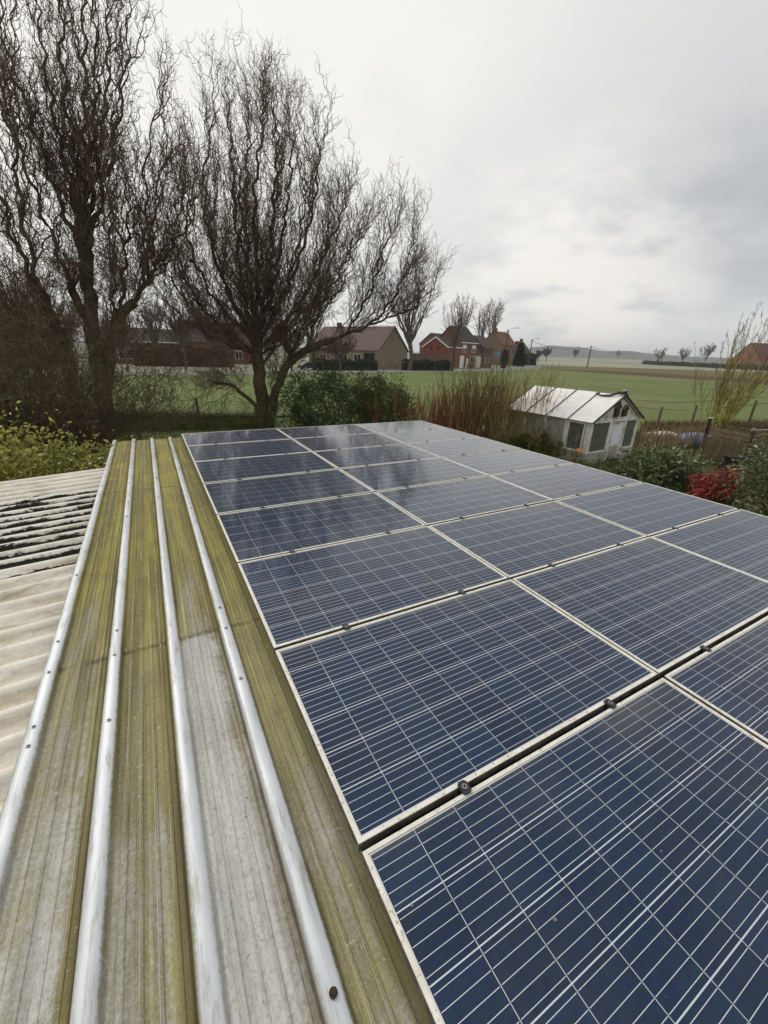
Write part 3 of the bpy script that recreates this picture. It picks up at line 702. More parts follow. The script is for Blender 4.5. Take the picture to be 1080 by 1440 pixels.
willow('corkscrew_willow', b1p, 19.5,
  [([(150, 640), (146, 570), (136, 500), (126, 420), (119, 345)], .28, .20), ([(120, 640), (110, 580), (92, 500), (70, 440), (45, 395)], .26, .16),
   ([(152, 640), (150, 560), (155, 490), (170, 445), (190, 424)], .24, .15), ([(128, 470), (108, 420), (98, 395)], .16, .12)],
  [([(120, 360), (100, 260), (70, 130), (45, -40)], .16, 1.0), ([(120, 360), (108, 240), (88, 110), (85, -70)], .16, -1.5),
   ([(120, 360), (118, 240), (120, 110), (112, -80)], .17, 0.5), ([(121, 360), (132, 260), (150, 130), (152, -50)], .15, 2.0),
   ([(122, 360), (145, 270), (168, 160), (183, 30)], .13, -1.0), ([(118, 365), (75, 260), (30, 130), (-15, 20)], .14, -1.2),
   ([(98, 395), (60, 300), (15, 180), (-40, 80)], .12, 1.0), ([(45, 395), (22, 340), (-10, 250), (-40, 150)], .12, 0.5),
   ([(60, 420), (30, 300), (20, 200), (0, 90)], .12, -2.0), ([(190, 424), (206, 390), (208, 320), (205, 230), (228, 130)], .12, 0.8),
   ([(195, 415), (232, 358), (262, 320), (268, 250)], .10, -.8), ([(170, 445), (175, 380), (180, 300), (172, 210)], .11, 1.5),
   ([(155, 490), (160, 400), (155, 310), (165, 220)], .10, -1.5), ([(92, 500), (55, 470), (15, 440), (-40, 380)], .10, -1.0),
   ([(190, 424), (212, 350), (222, 270), (238, 190)], .09, -1.6), ([(119, 350), (128, 230), (135, 120), (130, -20)], .12, -2.5)],
  'tallest corkscrew willow at the far left, cut off by the top edge', .66)

# low suckers, brambles and thickets under the willows
def thicket(name, label, cat, pix, d, n, L, mat, rad=.012, spread=3.0, up=.7, lean=.7, amp=.5, leafm=None):
    c = unp(*pix, dist=d); root = empty(name, (c[0], c[1], 0), 0, label, cat)
    S = np.stack([c[0] + rng.normal(size=n) * spread * .5, c[1] + rng.normal(size=n) * spread * .35, np.zeros(n)], 1)
    D = rng.normal(size=(n, 3)) * lean; D[:, 2] = up + np.abs(D[:, 2])
    T = Twigs(); b = grow(S, D, rng.uniform(L * .6, L * 1.1, n), 18, amp, 1.2, -.1, .12); T.add(b, rad * 1.4, rad * .7, 3)
    S, D2_, L2 = children(b, 9, .2, 1, .9, .1, L * .15, L * .38); k = grow(S, D2_, L2, 9, amp, .8, 0, .2); T.add(k, rad * .8, rad * .5, 3)
    S, D2_, L2 = children(k, 4, .2, 1, .9, 0, L * .06, L * .15); k2 = grow(S, D2_, L2, 5, amp, .5, 0, .2); T.add(k2, rad * .6, rad * .4, 3)
    T.build('twigs', mat, root); return root
thicket('bramble_thicket', 'tangled brown thicket at the left edge under the tall willow', 'thicket', (5, 560), 15.5, 210, 5.4, M['brush'], .011, 3.0)
thicket('bramble_thicket', 'dark twiggy undergrowth around the foot of the tall left willow', 'thicket', (95, 590), 18.5, 45, 2.6, M['brush'], .010, 2.2)
thicket('hawthorn_bush', 'sparse leafless bush behind the wire fence between the two willows', 'bush', (215, 590), 22.5, 12, 2.6, M['brush'], .009, 2.4, 1.2, .5, .35)
thicket('hazel_thicket', 'tall leafless brown thicket left of the second willow trunk', 'thicket', (262, 560), 27, 12, 5.4, M['brush'], .010, 2.4, 1.2, .6, .3)
thicket('hazel_thicket', 'tall leafless brown thicket at the far left behind the tall willow', 'thicket', (20, 560), 25, 70, 7.6, M['brush'], .014, 6.5, 1.2, .6, .3)
thicket('hawthorn_bush', 'thin leafless saplings right of the lone fence post', 'bush', (310, 590), 22.8, 9, 2.2, M['brush'], .009, 1.8, 1.2, .45, .35)

# ------------------------------------------------------------------ bushes
def bush(name, label, cat, c, r, n, clumps, cr, size, mat, width=.45, twigmat=None, shoots=0, droop=-.1, boxy=0):
    root = empty(name, (c[0], c[1], 0), 0, label, cat)
    p, o = blob_points(c, r, n, clumps, cr, .45, boxy)
    d = o * .7 + rng.normal(size=p.shape) * .6; d[:, 2] += droop
    V, F = leaves(p, d, rng.uniform(size * .6, size * 1.25, n), width)
    ob = meshobj('foliage', V, F, mat); under(ob, root)
    T = Twigs(); k = 40
    S = np.repeat(np.array([[c[0], c[1], 0.]]), k, 0) + rng.normal(size=(k, 3)) * np.array([r[0] * .35, r[1] * .35, 0])
    tgt = np.array(c) + nrm(rng.normal(size=(k, 3))) * np.array(r) * .85; tgt[:, 2] = np.maximum(tgt[:, 2], c[2])
    b = grow(S, tgt - S, np.linalg.norm(tgt - S, axis=1), 10, .25, .9, .1, .1); T.add(b, .016, .006, 4)
    if shoots:
        S2, D2_, L2 = children(b, shoots, .5, 1, .6, .5, .3, .8); T.add(grow(S2, D2_, L2, 6, .2, .5, .3, .1), .006, .003, 3)
    T.build('branches', twigmat or M['brush'], root); return root
bush('laurel_bush', 'yellow-green leafy laurel bush beyond the corrugated roof', 'bush', (-3.3, 7.6, 1.45), (2.5, 1.2, 1.2), 26000, 330, .30, .088, M['laurel'], .5, shoots=1, boxy=.3)
bush('laurel_bush', 'trailing yellow-green laurel sprigs at the far left edge', 'bush', (-6.3, 8.6, 1.2), (1.9, 1.4, 1.25), 7000, 100, .36, .095, M['laurel'], .45, shoots=1)
pb = unp(485, 598, dist=21.0)
def at(px, py, d, z): q = unp(px, py, dist=d); return (q[0], q[1], z)
bush('privet_bush', 'large dark green bush directly behind the middle panel column', 'bush', at(468, 570, 20.5, 1.35), (2.75, 1.2, 1.5), 19000, 330, .36, .12, M['privet'], .5, shoots=5, boxy=.55)
bush('privet_bush', 'looser olive green bush beside the large dark green one', 'bush', at(545, 570, 20.0, 1.3), (1.35, 1.1, 1.5), 8500, 170, .36, .11, M['privet2'], .5, shoots=6, boxy=.4)
bush('photinia_bush', 'glossy green leafy bush right of the greenhouse door', 'bush', at(925, 675, 15.2, .52), (1.6, 1.2, .78), 5500, 120, .26, .165, M['photinia'], .5)
bush('crimson_shrub', 'low shrub of crimson red leaves beside the picket fence', 'shrub', at(1010, 690, 14.4, .62), (.95, .5, .46), 2600, 60, .24, .13, M['redleaf'], .5)
bush('evergreen_bush', 'dark evergreen bush at the right edge of the garden', 'bush', at(1112, 690, 14.0, .95), (1.2, 1.2, 1.2), 6500, 110, .28, .12, M['photinia'], .48, shoots=2)
bush('grassy_shrub', 'low green grassy shrub in front of the greenhouse wall', 'shrub', at(735, 622, 15.6, .5), (2.0, .55, .75), 7000, 120, .2, .22, M['olive'], .16, droop=.5)
bush('box_shrub', 'small green shrub beneath the bird table', 'shrub', at(824, 652, 14.4, .45), (.42, .35, .5), 900, 25, .15, .10, M['photinia'], .5)

def shoots_shrub(name, label, pix, d, n, L, spread, mat, lean=.22, branch=4, rad=.011, zb=0, cat='shrub', up=.0):
    c = unp(*pix, dist=d); root = empty(name, (c[0], c[1], zb), 0, label, cat)
    a = rng.normal(size=(n, 2)); S = np.stack([c[0] + RT[0] * a[:, 0] * spread[0] + .5 * a[:, 1] * spread[1], c[1] + RT[1] * a[:, 0] * spread[0] + .85 * a[:, 1] * spread[1], np.full(n, zb)], 1)
    D = rng.normal(size=(n, 3)) * lean; D[:, 2] = 1
    T = Twigs(); b = grow(S, D, rng.uniform(L[0], L[1], n), 14, .10, 1.6, up, .035); T.add(b, rad * 1.3, rad * .55, 3)
    if branch:
        S, D2_, L2 = children(b, branch, .25, .95, .45, .5, L[1] * .1, L[1] * .3); T.add(grow(S, D2_, L2, 7, .12, .8, .2, .06), rad * .7, rad * .4, 3)
    T.build('shoots', mat, root); return root
shoots_shrub('dogwood_shrub', 'bare red-brown dogwood shoots right of the dark green bush', (622, 600), 19.0, 230, (1.3, 2.9), (.95, .8), M['redtwig'], .2, 6, .010)
shoots_shrub('willow_coppice', 'tall bare olive shoots left of the greenhouse roof', (700, 610), 19.5, 230, (1.8, 3.9), (1.15, .9), M['olivetwig'], .22, 5, .011)
shoots_shrub('dogwood_shrub', 'dark brown bare shoots between the red and olive ones', (660, 605), 19.6, 90, (2.0, 4.0), (.7, .8), M['brush'], .2, 5, .011)
shoots_shrub('willow_coppice', 'thin bare shoots hanging before the greenhouse side wall', (742, 625), 15.9, 40, (1.0, 2.3), (.9, .3), M['olivetwig'], .3, 3, .008)

# young yellow-stemmed willow on the field side of the garden
def pollard():
    c = unp(1003, 606, z=0); root = empty('young_willow', (c[0], c[1], 0), 0, 'young willow with many upright yellow-green stems by the field fence', 'tree')
    n = 44; S = np.tile(np.array([[c[0], c[1], 0.]]), (n, 1)) + rng.normal(size=(n, 3)) * np.array([.28, .28, 0])
    D = (RT[None] * (rng.normal(size=(n, 1)) * .30 + .20) + FW[None] * rng.normal(size=(n, 1)) * .25); D[:, 2] = 1
    T = Twigs(); b = grow(S, D, rng.uniform(2.2, 7.0, n), 18, .09, 2.2, .1, .03); T.add(b, .03, .009, 5)
    T.build('stems', M['yellowtwig'], root)
    T = Twigs(); S, D2_, L2 = children(b, 8, .3, 1, .45, .5, .6, 1.7); k = grow(S, D2_, L2, 8, .15, .9, .2, .06); T.add(k, .011, .006, 3)
    S, D2_, L2 = children(k, 2, .2, 1, .6, .3, .15, .4); T.add(grow(S, D2_, L2, 4, .15, .9, .2, .06), .011, .009, 3)
    T.build('twigs', M['twig'], root)
pollard()

# ------------------------------------------------------------------ greenhouse
gA = np.array([14.16, 9.29]); gw, gl, he, hr = 3.28, 4.18, 1.70, 2.62
gr = empty('greenhouse', (gA[0], gA[1], 0), math.atan2(.16, 3.27), 'old white timber greenhouse with pale roof panes and dark glazing bars', 'greenhouse')
m, t = newmat('grubby_greenhouse_glass'); co = t.objc(); n = t.noise(co, 3, 5, .65)
p = t.pbsdf(t.mix(t.step(n, .3, .7), (.12, .14, .105), (.22, .235, .19)), .18, spec=.5)
tp = t.n('ShaderNodeBsdfTransparent'); tp.inputs[0].default_value = (.75, .8, .7, 1)
ms = t.n('ShaderNodeMixShader'); ms.inputs[0].default_value = .28; t.t.links.new(p, ms.inputs[1]); t.t.links.new(tp.outputs[0], ms.inputs[2]); t.out(ms.outputs[0]); M['pane'] = m
M['film'] = simple('cloudy_plastic_sheet', (.40, .39, .34), .4, .2, 2.5, second=(.27, .27, .22), bump=.02)
M['doorpane'] = simple('painted_sky_reflection', (.82, .85, .88), .3, .05, 4)  # sky reflection in the door pane put into its bluish white colour
M['roofpane'] = simple('white_roof_sheet', (.88, .86, .81), .35, .06, 5, second=(.80, .775, .72))
tk = .07
# base wall of whitewashed brick, one ring with the door gap at the front
D0, D1 = 1.42, 2.30                          # door span along the front
base = MB(); bh = .48
base.box(0, D0, 0, .12, 0, bh).box(D1, gw, 0, .12, 0, bh).box(0, .12, .12, gl, 0, bh).box(gw - .12, gw, .12, gl, 0, bh).box(.12, gw - .12, gl - .12, gl, 0, bh)
base.build('base_wall', M['brick_whitewash'], gr)
tim = MB()
for x0, x1 in ((0, .16), (1.24, 1.42), (2.30, 2.42), (gw - .16, gw)): tim.box(x0, x1, .01, .10, bh, he - .06)
tim.box(0, gw, 0, .11, he - .06, he + .05); tim.box(.16, 1.24, -.03, .13, bh, bh + .05); tim.box(2.42, gw - .16, -.03, .13, bh, bh + .05)
for y in (.0, 1.02, 2.05, 3.1, gl - .1): tim.box(0.005, .09, y + (.11 if y == 0 else 0), y + .13 + (.08 if y == 0 else 0), bh, he - .04); tim.box(gw - .09, gw - .005, y + (.11 if y == 0 else 0), y + .13, bh, he - .04)
tim.box(.004, .10, .11, gl, he - .04, he + .04); tim.box(gw - .10, gw - .004, .11, gl, he - .04, he + .04)
tim.box(.1, gw - .1, gl - .1, gl - .01, bh, he + .05)
tim.build('timber_frame', M['white'], gr)
for y in (.02, gl - .07): MB().extr([(.02, y, he + .05), (gw - .02, y, he + .05), (gw / 2, y, hr - .03)], (0, .05, 0)).build('gable', M['white'], gr)
def gpane(name, x0, x1, y0, y1, z0, z1, mat): return MB().box(x0, x1, y0, y1, z0, z1).build(name, mat, gr)
gpane('window', .162, 1.238, .05, .062, bh + .052, he - .062, M['pane']); gpane('window', 2.422, gw - .162, .05, .062, bh + .052, he - .062, M['pane'])
ysp = [.24, 1.02, 2.05, 3.1, gl - .1]
for k in range(4): gpane('window' if k == 0 else 'side_panel', .04, .052, ysp[k] + (0 if k == 0 else .135), ysp[k + 1] - .005, bh + .005, he - .045, M['pane'] if k == 0 else M['film'])
fw = MB(); fw.box(.0, .04, .25, .31, bh + .01, he - .05).box(.0, .04, .95, 1.015, bh + .01, he - .05).box(.0, .04, .31, .95, he - .11, he - .05).box(0, .04, .31, .95, bh + .01, bh + .08)
fw.build('window_frame', M['whitepaint'], gr)
for k in range(4): gpane('side_panel', gw - .055, gw - .043, ysp[k] + .135 if k else .2, ysp[k + 1] - .005, bh + .005, he - .045, M['film'])
# door standing slightly ajar, hinged at the right
dr = empty('door_hinge'); bpy.data.objects.remove(dr)
dm = MB(); dw = D1 - D0 - .17; dh = he - .10
dm.box(-dw, -dw + .09, -.02, .025, .05, dh).box(-.09, 0, -.02, .025, .05, dh).box(-dw + .09, -.09, -.02, .025, dh - .1, dh).box(-dw + .09, -.09, -.02, .025, .62, .72)
door = dm.build('door', M['white'], gr); door.location = (D1 - .01, .05, 0); door.rotation_euler = (0, 0, R(-7))
MB().box(-dw + .092, -.092, -.005, .01, .722, dh - .102).build('pane', M['doorpane'], door)
MB().box(-dw + .092, -.092, -.008, .012, .06, .618).build('kick_panel', M['film'], door)
MB().box(-dw + .03, -dw + .06, -.07, -.02, .80, .84).build('handle', M['rust'], door)
# roof: two slopes, near slope in white sheets with dark bars
ov = .10; mid = gw / 2; sl = (hr - he) / mid
def slope_pt(s, x, y, dz=0):                 # x measured from the eave towards the ridge
    return ((x if s < 0 else gw - x), y, he + .05 + sl * x + dz)
ybar = [-.12, 1.0, 2.03, 3.08, gl + .10]
for s in (-1, 1):
    for k in range(4):
        a, b = ybar[k] + .03, ybar[k + 1] - .03
        top = mid if not (s < 0 and k == 0) else mid * .86
        P = [slope_pt(s, -ov, a, .0), slope_pt(s, -ov, b, .0), slope_pt(s, top, b, .0), slope_pt(s, top, a, .0)]
        P = P[::-1] if s > 0 else P
        MB().extr(P, (0, 0, .012)).build('roof_panel', M['roofpane'], gr)
    for k, yb in enumerate(ybar):
        wd = .06 if k in (0, 4) else .033
        P = [slope_pt(s, -ov - .02, yb - wd / 2, -.02), slope_pt(s, -ov - .02, yb + wd / 2, -.02), slope_pt(s, mid, yb + wd / 2, -.02), slope_pt(s, mid, yb - wd / 2, -.02)]
        MB().extr(P[::-1] if s > 0 else P, (0, 0, .06)).build('glazing_bar', M['darkmetal'], gr)
P = [(mid * .86, ybar[0] + .04, hr - .07), (mid * .86, ybar[1] - .04, hr - .07), (mid * .995, ybar[1] - .04, hr + .03), (mid * .995, ybar[0] + .04, hr + .03)]
MB().extr(P, (0, 0, .012)).build('roof_panel', M['roofpane'], gr)
fl = MB(); pts = [(mid - .02, -.16, hr + .16), (mid - .10, .15, hr + .12), (mid - .22, .38, hr + .0), (mid - .26, .7, hr - .03), (mid - .2, 1.0, hr + .03)]
fl.tube(pts, [.07, .055, .045, .03, .035], 6); fl.build('torn_flashing', M['darkmetal'], gr)
cp = MB(); cp.tube([(mid, -.2, hr + .10), (mid + .01, -.05, hr + .17), (mid, .12, hr + .12)], [.05, .10, .05], 7); cp.build('ridge_cap', M['steel'], gr)
def glob(x, y, z):
    a = gr.rotation_euler.z; return (gA[0] + x * math.cos(a) - y * math.sin(a), gA[1] + x * math.sin(a) + y * math.cos(a), z)
# bench with brown crates inside, seen through the front pane
bt = empty('potting_bench', glob(.75, .75, 0), gr.rotation_euler.z, 'brown potting bench behind the front pane of the greenhouse', 'bench')
MB().box(-.5, .5, -.3, .3, .72, .76).build('bench_top', M['wood'], bt)
for a in (-.46, .42):
    for b in (-.28, .24): MB().box(a, a + .05, b, b + .05, 0, .719).build('leg', M['wood'], bt)
for k, (dx, dz, nm) in enumerate([(-.1, .762, 'lower'), (-.06, .93, 'upper')]):
    cr = empty('seed_crate', glob(.75 + dx, .75, dz), gr.rotation_euler.z + .1 * k, f'{nm} brown seed crate stacked on the greenhouse bench', 'crate', 'crates on the greenhouse bench')
    MB().box(-.25, .25, -.18, .18, 0, .02).build('crate_base', M['rust'], cr)
    q = MB(); q.box(-.25, .25, -.18, -.165, .021, .16).box(-.25, .25, .165, .18, .021, .16).box(-.25, -.235, -.165, .165, .021, .16).box(.235, .25, -.165, .165, .021, .16); q.build('crate_side', M['terracotta'] if k else M['wood'], cr)
# two rusty nest boxes on the gable
for k, (x, z, h, nm) in enumerate([(1.42, 1.84, .58, 'taller'), (1.98, 1.84, .44, 'shorter')]):
    nb = empty('nest_box', glob(x, .018, z), gr.rotation_euler.z, f'{nm} of two rusty brown nest boxes on the greenhouse gable', 'nest box', 'nest boxes on the gable')
    q = MB(); q.extr([(-.12, -.10, 0), (.12, -.10, 0), (.12, -.10, h * .66), (0, -.10, h * .94), (-.12, -.10, h * .66)], (0, .10, 0)); q.build('box_body', M['rust'], nb)
    q = MB(); q.extr([(-.16, -.13, h * .60), (0, -.13, h * .96), (.16, -.13, h * .60), (.16, -.13, h * .66), (0, -.13, h * 1.03), (-.16, -.13, h * .66)], (0, .14, 0)); q.build('box_roof', M['wood'], nb)
    q = MB(); q.prism([(.03 * math.cos(a), .03 * math.sin(a)) for a in np.arange(12) * math.pi / 6], 0, .004); e = q.build('entrance_hole', M['black'], nb); e.rotation_euler = (R(90), 0, 0); e.location = (0, -.1005, h * .45)
# bird table with orange roof
bt = unp(812, 633, z=.95); bt = empty('bird_table', (bt[0], bt[1], 0), .2, 'small bird table with orange-brown roof in front of the greenhouse corner', 'bird table')
MB().box(-.03, .03, -.03, .03, 0, .72).build('post', M['wood'], bt)
MB().box(-.17, .17, -.13, .13, .7205, .745).build('tray', M['wood'], bt)
q = MB()
for a in (-.15, .12):
    for b in (-.11, .08): q.box(a, a + .03, b, b + .03, .746, .90)
q.build('corner_posts', M['wood'], bt)
q = MB(); q.extr([(-.2, -.17, .90), (.2, -.17, .90), (.2, 0, .99), (-.2, 0, .99)], (0, 0, .014)); q.extr([(-.2, 0.001, .99), (.2, 0.001, .99), (.2, .17, .90), (-.2, .17, .90)], (0, 0, .014)); q.build('roof', M['terracotta'], bt)

# ------------------------------------------------------------------ fences and garden things on the right
def picket_fence(a, b, h, n, label, mat, lean=.03):
    a = np.array(a[:2]); b = np.array(b[:2]); L = np.linalg.norm(b - a); ang = math.atan2(*(b - a)[::-1])
    root = empty('picket_fence', (a[0], a[1], 0), ang, label, 'fence')
    pk = MB(); pk.prism([(-.022, -.008), (.022, -.008), (.016, .012), (-.016, .012)], 0, h - .05)
    pk.add([(-.022, -.008, h - .05), (.022, -.008, h - .05), (.016, .012, h - .05), (-.016, .012, h - .05), (0, 0, h)], [(0, 1, 4), (1, 2, 4), (2, 3, 4), (3, 0, 4)])
    p0 = None
    for k in range(n):
        if p0 is None: o = p0 = pk.build('picket', mat, root)
        else: o = p0.copy(); C.objects.link(o); o.parent = root
        o.location = (L * (k + .5) / n + random.gauss(0, .012), random.gauss(0, .01), -.02); o.rotation_euler = (random.gauss(0, lean), random.gauss(0, lean), random.gauss(0, .2)); o.scale = (random.uniform(.8, 1.25), 1, random.uniform(.9, 1.06))
    for z in (h * .3, h * .75):
        MB().tube([(x, .022 + .006 * math.sin(x * 60), z) for x in np.arange(0, L + .01, .05)], .004, 4).build('wire', M['steel'], root)
    for x in (0.02, L * .5, L - .02):
        MB().tube([(x, .06, -.1), (x, .06, h + .12)], [.035, .03], 7).build('post', M['wood'], root)
    return root
f0 = unp(902, 628, z=0); f1 = unp(985, 637, z=0); f2 = unp(1043, 654, z=0)
picket_fence(unp(893, 640, z=0), unp(1000, 628, z=0), 1.15, 60, 'split chestnut paling fence running right from the greenhouse', M['palewood'])
picket_fence(unp(978, 652, z=0), unp(1036, 655, z=0), 1.15, 34, 'closely set green-brown paling fence before the compost heap', M['wood'], .02)
for k, (px, py, h, nm) in enumerate([(920, 613, 1.6, 'leftmost'), (968, 609, 1.6, 'middle'), (1048, 608, 1.9, 'rightmost')]):
    p = unp(px, py, z=0); q = MB(); q.tube([(0, 0, -.2), (.01, 0, h * .6), (.03, .0, h)], [.075, .07, .062], 8)
    o = q.build('field_post', M['wood'], loc=(p[0], p[1], 0)); tag(o, f'{nm} of three wooden field posts behind the paling fence', 'post', 'posts of the field fence')
for k in range(3):
    a, b = unp(905 - 30 * 0, 613, z=0), unp(1120, 606, z=0)
    o = MB().tube([(a[0] + (b[0] - a[0]) * u, a[1] + (b[1] - a[1]) * u, .5 + .45 * k - .03 * math.sin(u * 9.4) ** 2) for u in np.linspace(0, 1, 24)], .006, 4).build('fence_wire', M['steel'])
    tag(o, ['bottom', 'middle', 'top'][k] + ' strand of wire along the field posts', 'wire', 'wires of the field fence')
# dark post with a flat pale cap
p = unp(985, 634, z=0); pt = empty('capped_post', (p[0], p[1], 0), .3, 'dark post with flat pale cap at the bend of the paling fence', 'post')
MB().box(-.06, .06, -.06, .06, 0, 1.52).build('shaft', M['black'], pt); MB().box(-.16, .22, -.09, .09, 1.5205, 1.57).build('cap', M['concrete'], pt)
# sacks and tarpaulin
def lump(name, label, cat, pix, size, mat, seed, zb=0):
    p = unp(*pix, z=zb); r = np.random.default_rng(seed); V = []; F = []; nu, nv = 16, 9
    for j in range(nv + 1):
        th = math.pi * j / nv
        for i in range(nu):
            ph = 2 * math.pi * i / nu; k = 1 + .12 * math.sin(3 * ph + seed) * math.sin(2 * th) + r.normal() * .03
            f = lambda v: math.copysign(abs(v) ** .7, v)
            V.append((size[0] * f(math.sin(th)) * f(math.cos(ph)) * k, size[1] * f(math.sin(th)) * f(math.sin(ph)) * k, size[2] * (1 + f(math.cos(th)) * (1 + .1 * math.sin(2 * ph)))))
    for j in range(nv):
        for i in range(nu): F.append((j * nu + i, (j + 1) * nu + i, (j + 1) * nu + (i + 1) % nu, j * nu + (i + 1) % nu))
    o = meshobj(name, V, F, mat, smooth=True, loc=(p[0], p[1], zb)); o.rotation_euler = (0, 0, -.4); return tag(o, label, cat)
lump('sack', 'long pale sack lying behind the paling fence, nearest the greenhouse', 'sack', (928, 622), (.85, .35, .28), M['sack'], 1)
lump('sack', 'shorter cream sack lying next to the blue tarpaulin', 'sack', (951, 623), (.6, .35, .24), M['sack'], 2)
lump('tarpaulin', 'grey-blue tarpaulin bundle behind the paling fence beside the capped post', 'tarpaulin', (973, 628), (.8, .5, .34), M['blue_tarp'], 3)
# compost bay of stacked boards
cb = unp(1046, 650, z=0); cb = empty('compost_bay', (cb[0], cb[1], 0), -.15, 'dark slatted compost bay heaped with logs at the right', 'compost bin')
for z in np.arange(.05, 1.2, .2):
    MB().box(.05, 2.4, .0, .035, z, z + .13).build('board', M['wood'], cb); MB().box(.0, .04, .05, 1.8, z, z + .13).build('board', M['wood'], cb)
for x, y in ((0, 0), (1.2, .04), (2.4, 0), (0, 1.8)): MB().box(x - .05, x, y, y + .05, 0, 1.35).build('post', M['black'], cb)
MB().tube([(-.02, .02, 1.37), (1.2, .03, 1.35), (2.45, .02, 1.36)], .03, 8).build('top_rail', M['steel'], cb)
rl = random.Random(4)
for k in range(22):
    ax, ay = rl.uniform(.3, 2.0), rl.uniform(.25, 1.5); z = .12 + .10 * (k // 2); a = rl.uniform(-.4, .4); L = rl.uniform(.5, .9); r = rl.uniform(.05, .085)
    p = cb.location; q = MB(); q.tube([(-L / 2, 0, 0), (0, rl.uniform(-.03, .03), .01), (L / 2, 0, 0)], [r, r * .95, r * .85], 8)
    o = q.build('log', M['wood'] if k % 3 else M['bark']); o.location = (p[0] + ax * .98 + ay * .15, p[1] - ax * .15 + ay, z); o.rotation_euler = (0, rl.uniform(-.15, .15), a)
    tag(o, 'rough brown log thrown on the heap in the compost bay', 'log', 'logs heaped in the compost bay')
# black barrow tub
bw_ = unp(1036, 662, z=0); wb = empty('wheelbarrow', (bw_[0], bw_[1], 0), -.5, 'black wheelbarrow with pale handles before the compost bay', 'wheelbarrow')
q = MB(); q.add([(-.35, -.22, .28), (.3, -.22, .28), (.3, .22, .28), (-.35, .22, .28), (-.5, -.32, .55), (.45, -.32, .5), (.45, .32, .5), (-.5, .32, .55), (-.46, -.29, .54), (.41, -.29, .49), (.41, .29, .49), (-.46, .29, .54), (-.33, -.2, .30), (.28, -.2, .30), (.28, .2, .30), (-.33, .2, .30)],
    [(0, 3, 2, 1), (0, 1, 5, 4), (1, 2, 6, 5), (2, 3, 7, 6), (3, 0, 4, 7), (4, 5, 9, 8), (5, 6, 10, 9), (6, 7, 11, 10), (7, 4, 8, 11), (8, 9, 13, 12), (9, 10, 14, 13), (10, 11, 15, 14), (11, 8, 12, 15), (12, 13, 14, 15)])
q.build('tub', M['black'], wb)
for s in (-.24, .24): MB().tube([(-.6, s * .2, .2), (-.3, s, .265), (.3, s, .27), (.95, s * 1.1, .42)], .018, 6).build('handle', M['concrete'], wb); MB().tube([(.25, s, .26), (.3, s, 0)], .015, 6).build('leg', M['steel'], wb)
q = MB(); q.tube([(-.6, -.04, .18), (-.6, .04, .18)], .18, 16); q.build('wheel', M['black'], wb)

# rough grass along the fences
def tufts(name, poly, n, h, mat):
    P = np.array([p[:2] for p in poly]); tri = [(0, k, k + 1) for k in range(1, len(P) - 1)]
    ar = np.array([abs(np.cross(P[b] - P[a], P[c] - P[a])) for a, b, c in tri]); ti = rng.choice(len(tri), n, p=ar / ar.sum())
    u, v = rng.uniform(size=(2, n)); k = u + v > 1; u[k], v[k] = 1 - u[k], 1 - v[k]; T = np.array(tri)[ti]
    xy = P[T[:, 0]] + (P[T[:, 1]] - P[T[:, 0]]) * u[:, None] + (P[T[:, 2]] - P[T[:, 0]]) * v[:, None]
    d = rng.normal(size=(n, 3)) * .45; d[:, 2] = 1
    V, F = leaves(np.concatenate([xy, np.full((n, 1), .02)], 1), d, rng.uniform(h * .5, h * 1.3, n), .07, .02)
    o = meshobj(name, V, F, mat); return o
tag(tufts('rough_grass', gp((895, 625), (1130, 640), (1130, 600), (905, 603)), 16000, .55, M['dry']), 'dry brown grass along the field fence', 'grass', kind='stuff')
tag(tufts('weeds', gp((150, 610), (385, 606), (385, 590), (150, 588)), 7000, .5, M['green']), 'rough green grass along the wire fence behind the shed', 'grass', kind='stuff')
tag(tufts('garden_grass', [(7, 17), (14, 8), (24, 4), (24, 10), (14, 17)], 9000, .28, M['green']), 'patchy grass on the garden ground', 'grass', kind='stuff')
# wire fence on the left with a rail
a, b = unp(60, 606, z=0), unp(420, 602, z=0)
wf = empty('wire_fence', (a[0], a[1], 0), math.atan2(b[1] - a[1], b[0] - a[0]), 'low rail and wire fence between the left willows and the meadow', 'fence')
Lf = math.hypot(*(b - a)[:2])
for u in (.12, .34, .585, .82): MB().tube([(Lf * u, 0, -.2), (Lf * u - .02, 0, 1.55 if u == .585 else 1.1)], .07, 8).build('post', M['wood'], wf)
MB().tube([(x, .02 * math.sin(x), .62 + .03 * math.sin(x * 1.7)) for x in np.linspace(0, Lf, 30)], .06, 6).build('rail', M['bark'], wf)
for z in (.3, .95, 1.25): MB().tube([(x, -.07, z - .02 * math.sin(x * 2) ** 2) for x in np.linspace(0, Lf, 30)], .012, 4).build('wire', M['steel'], wf)

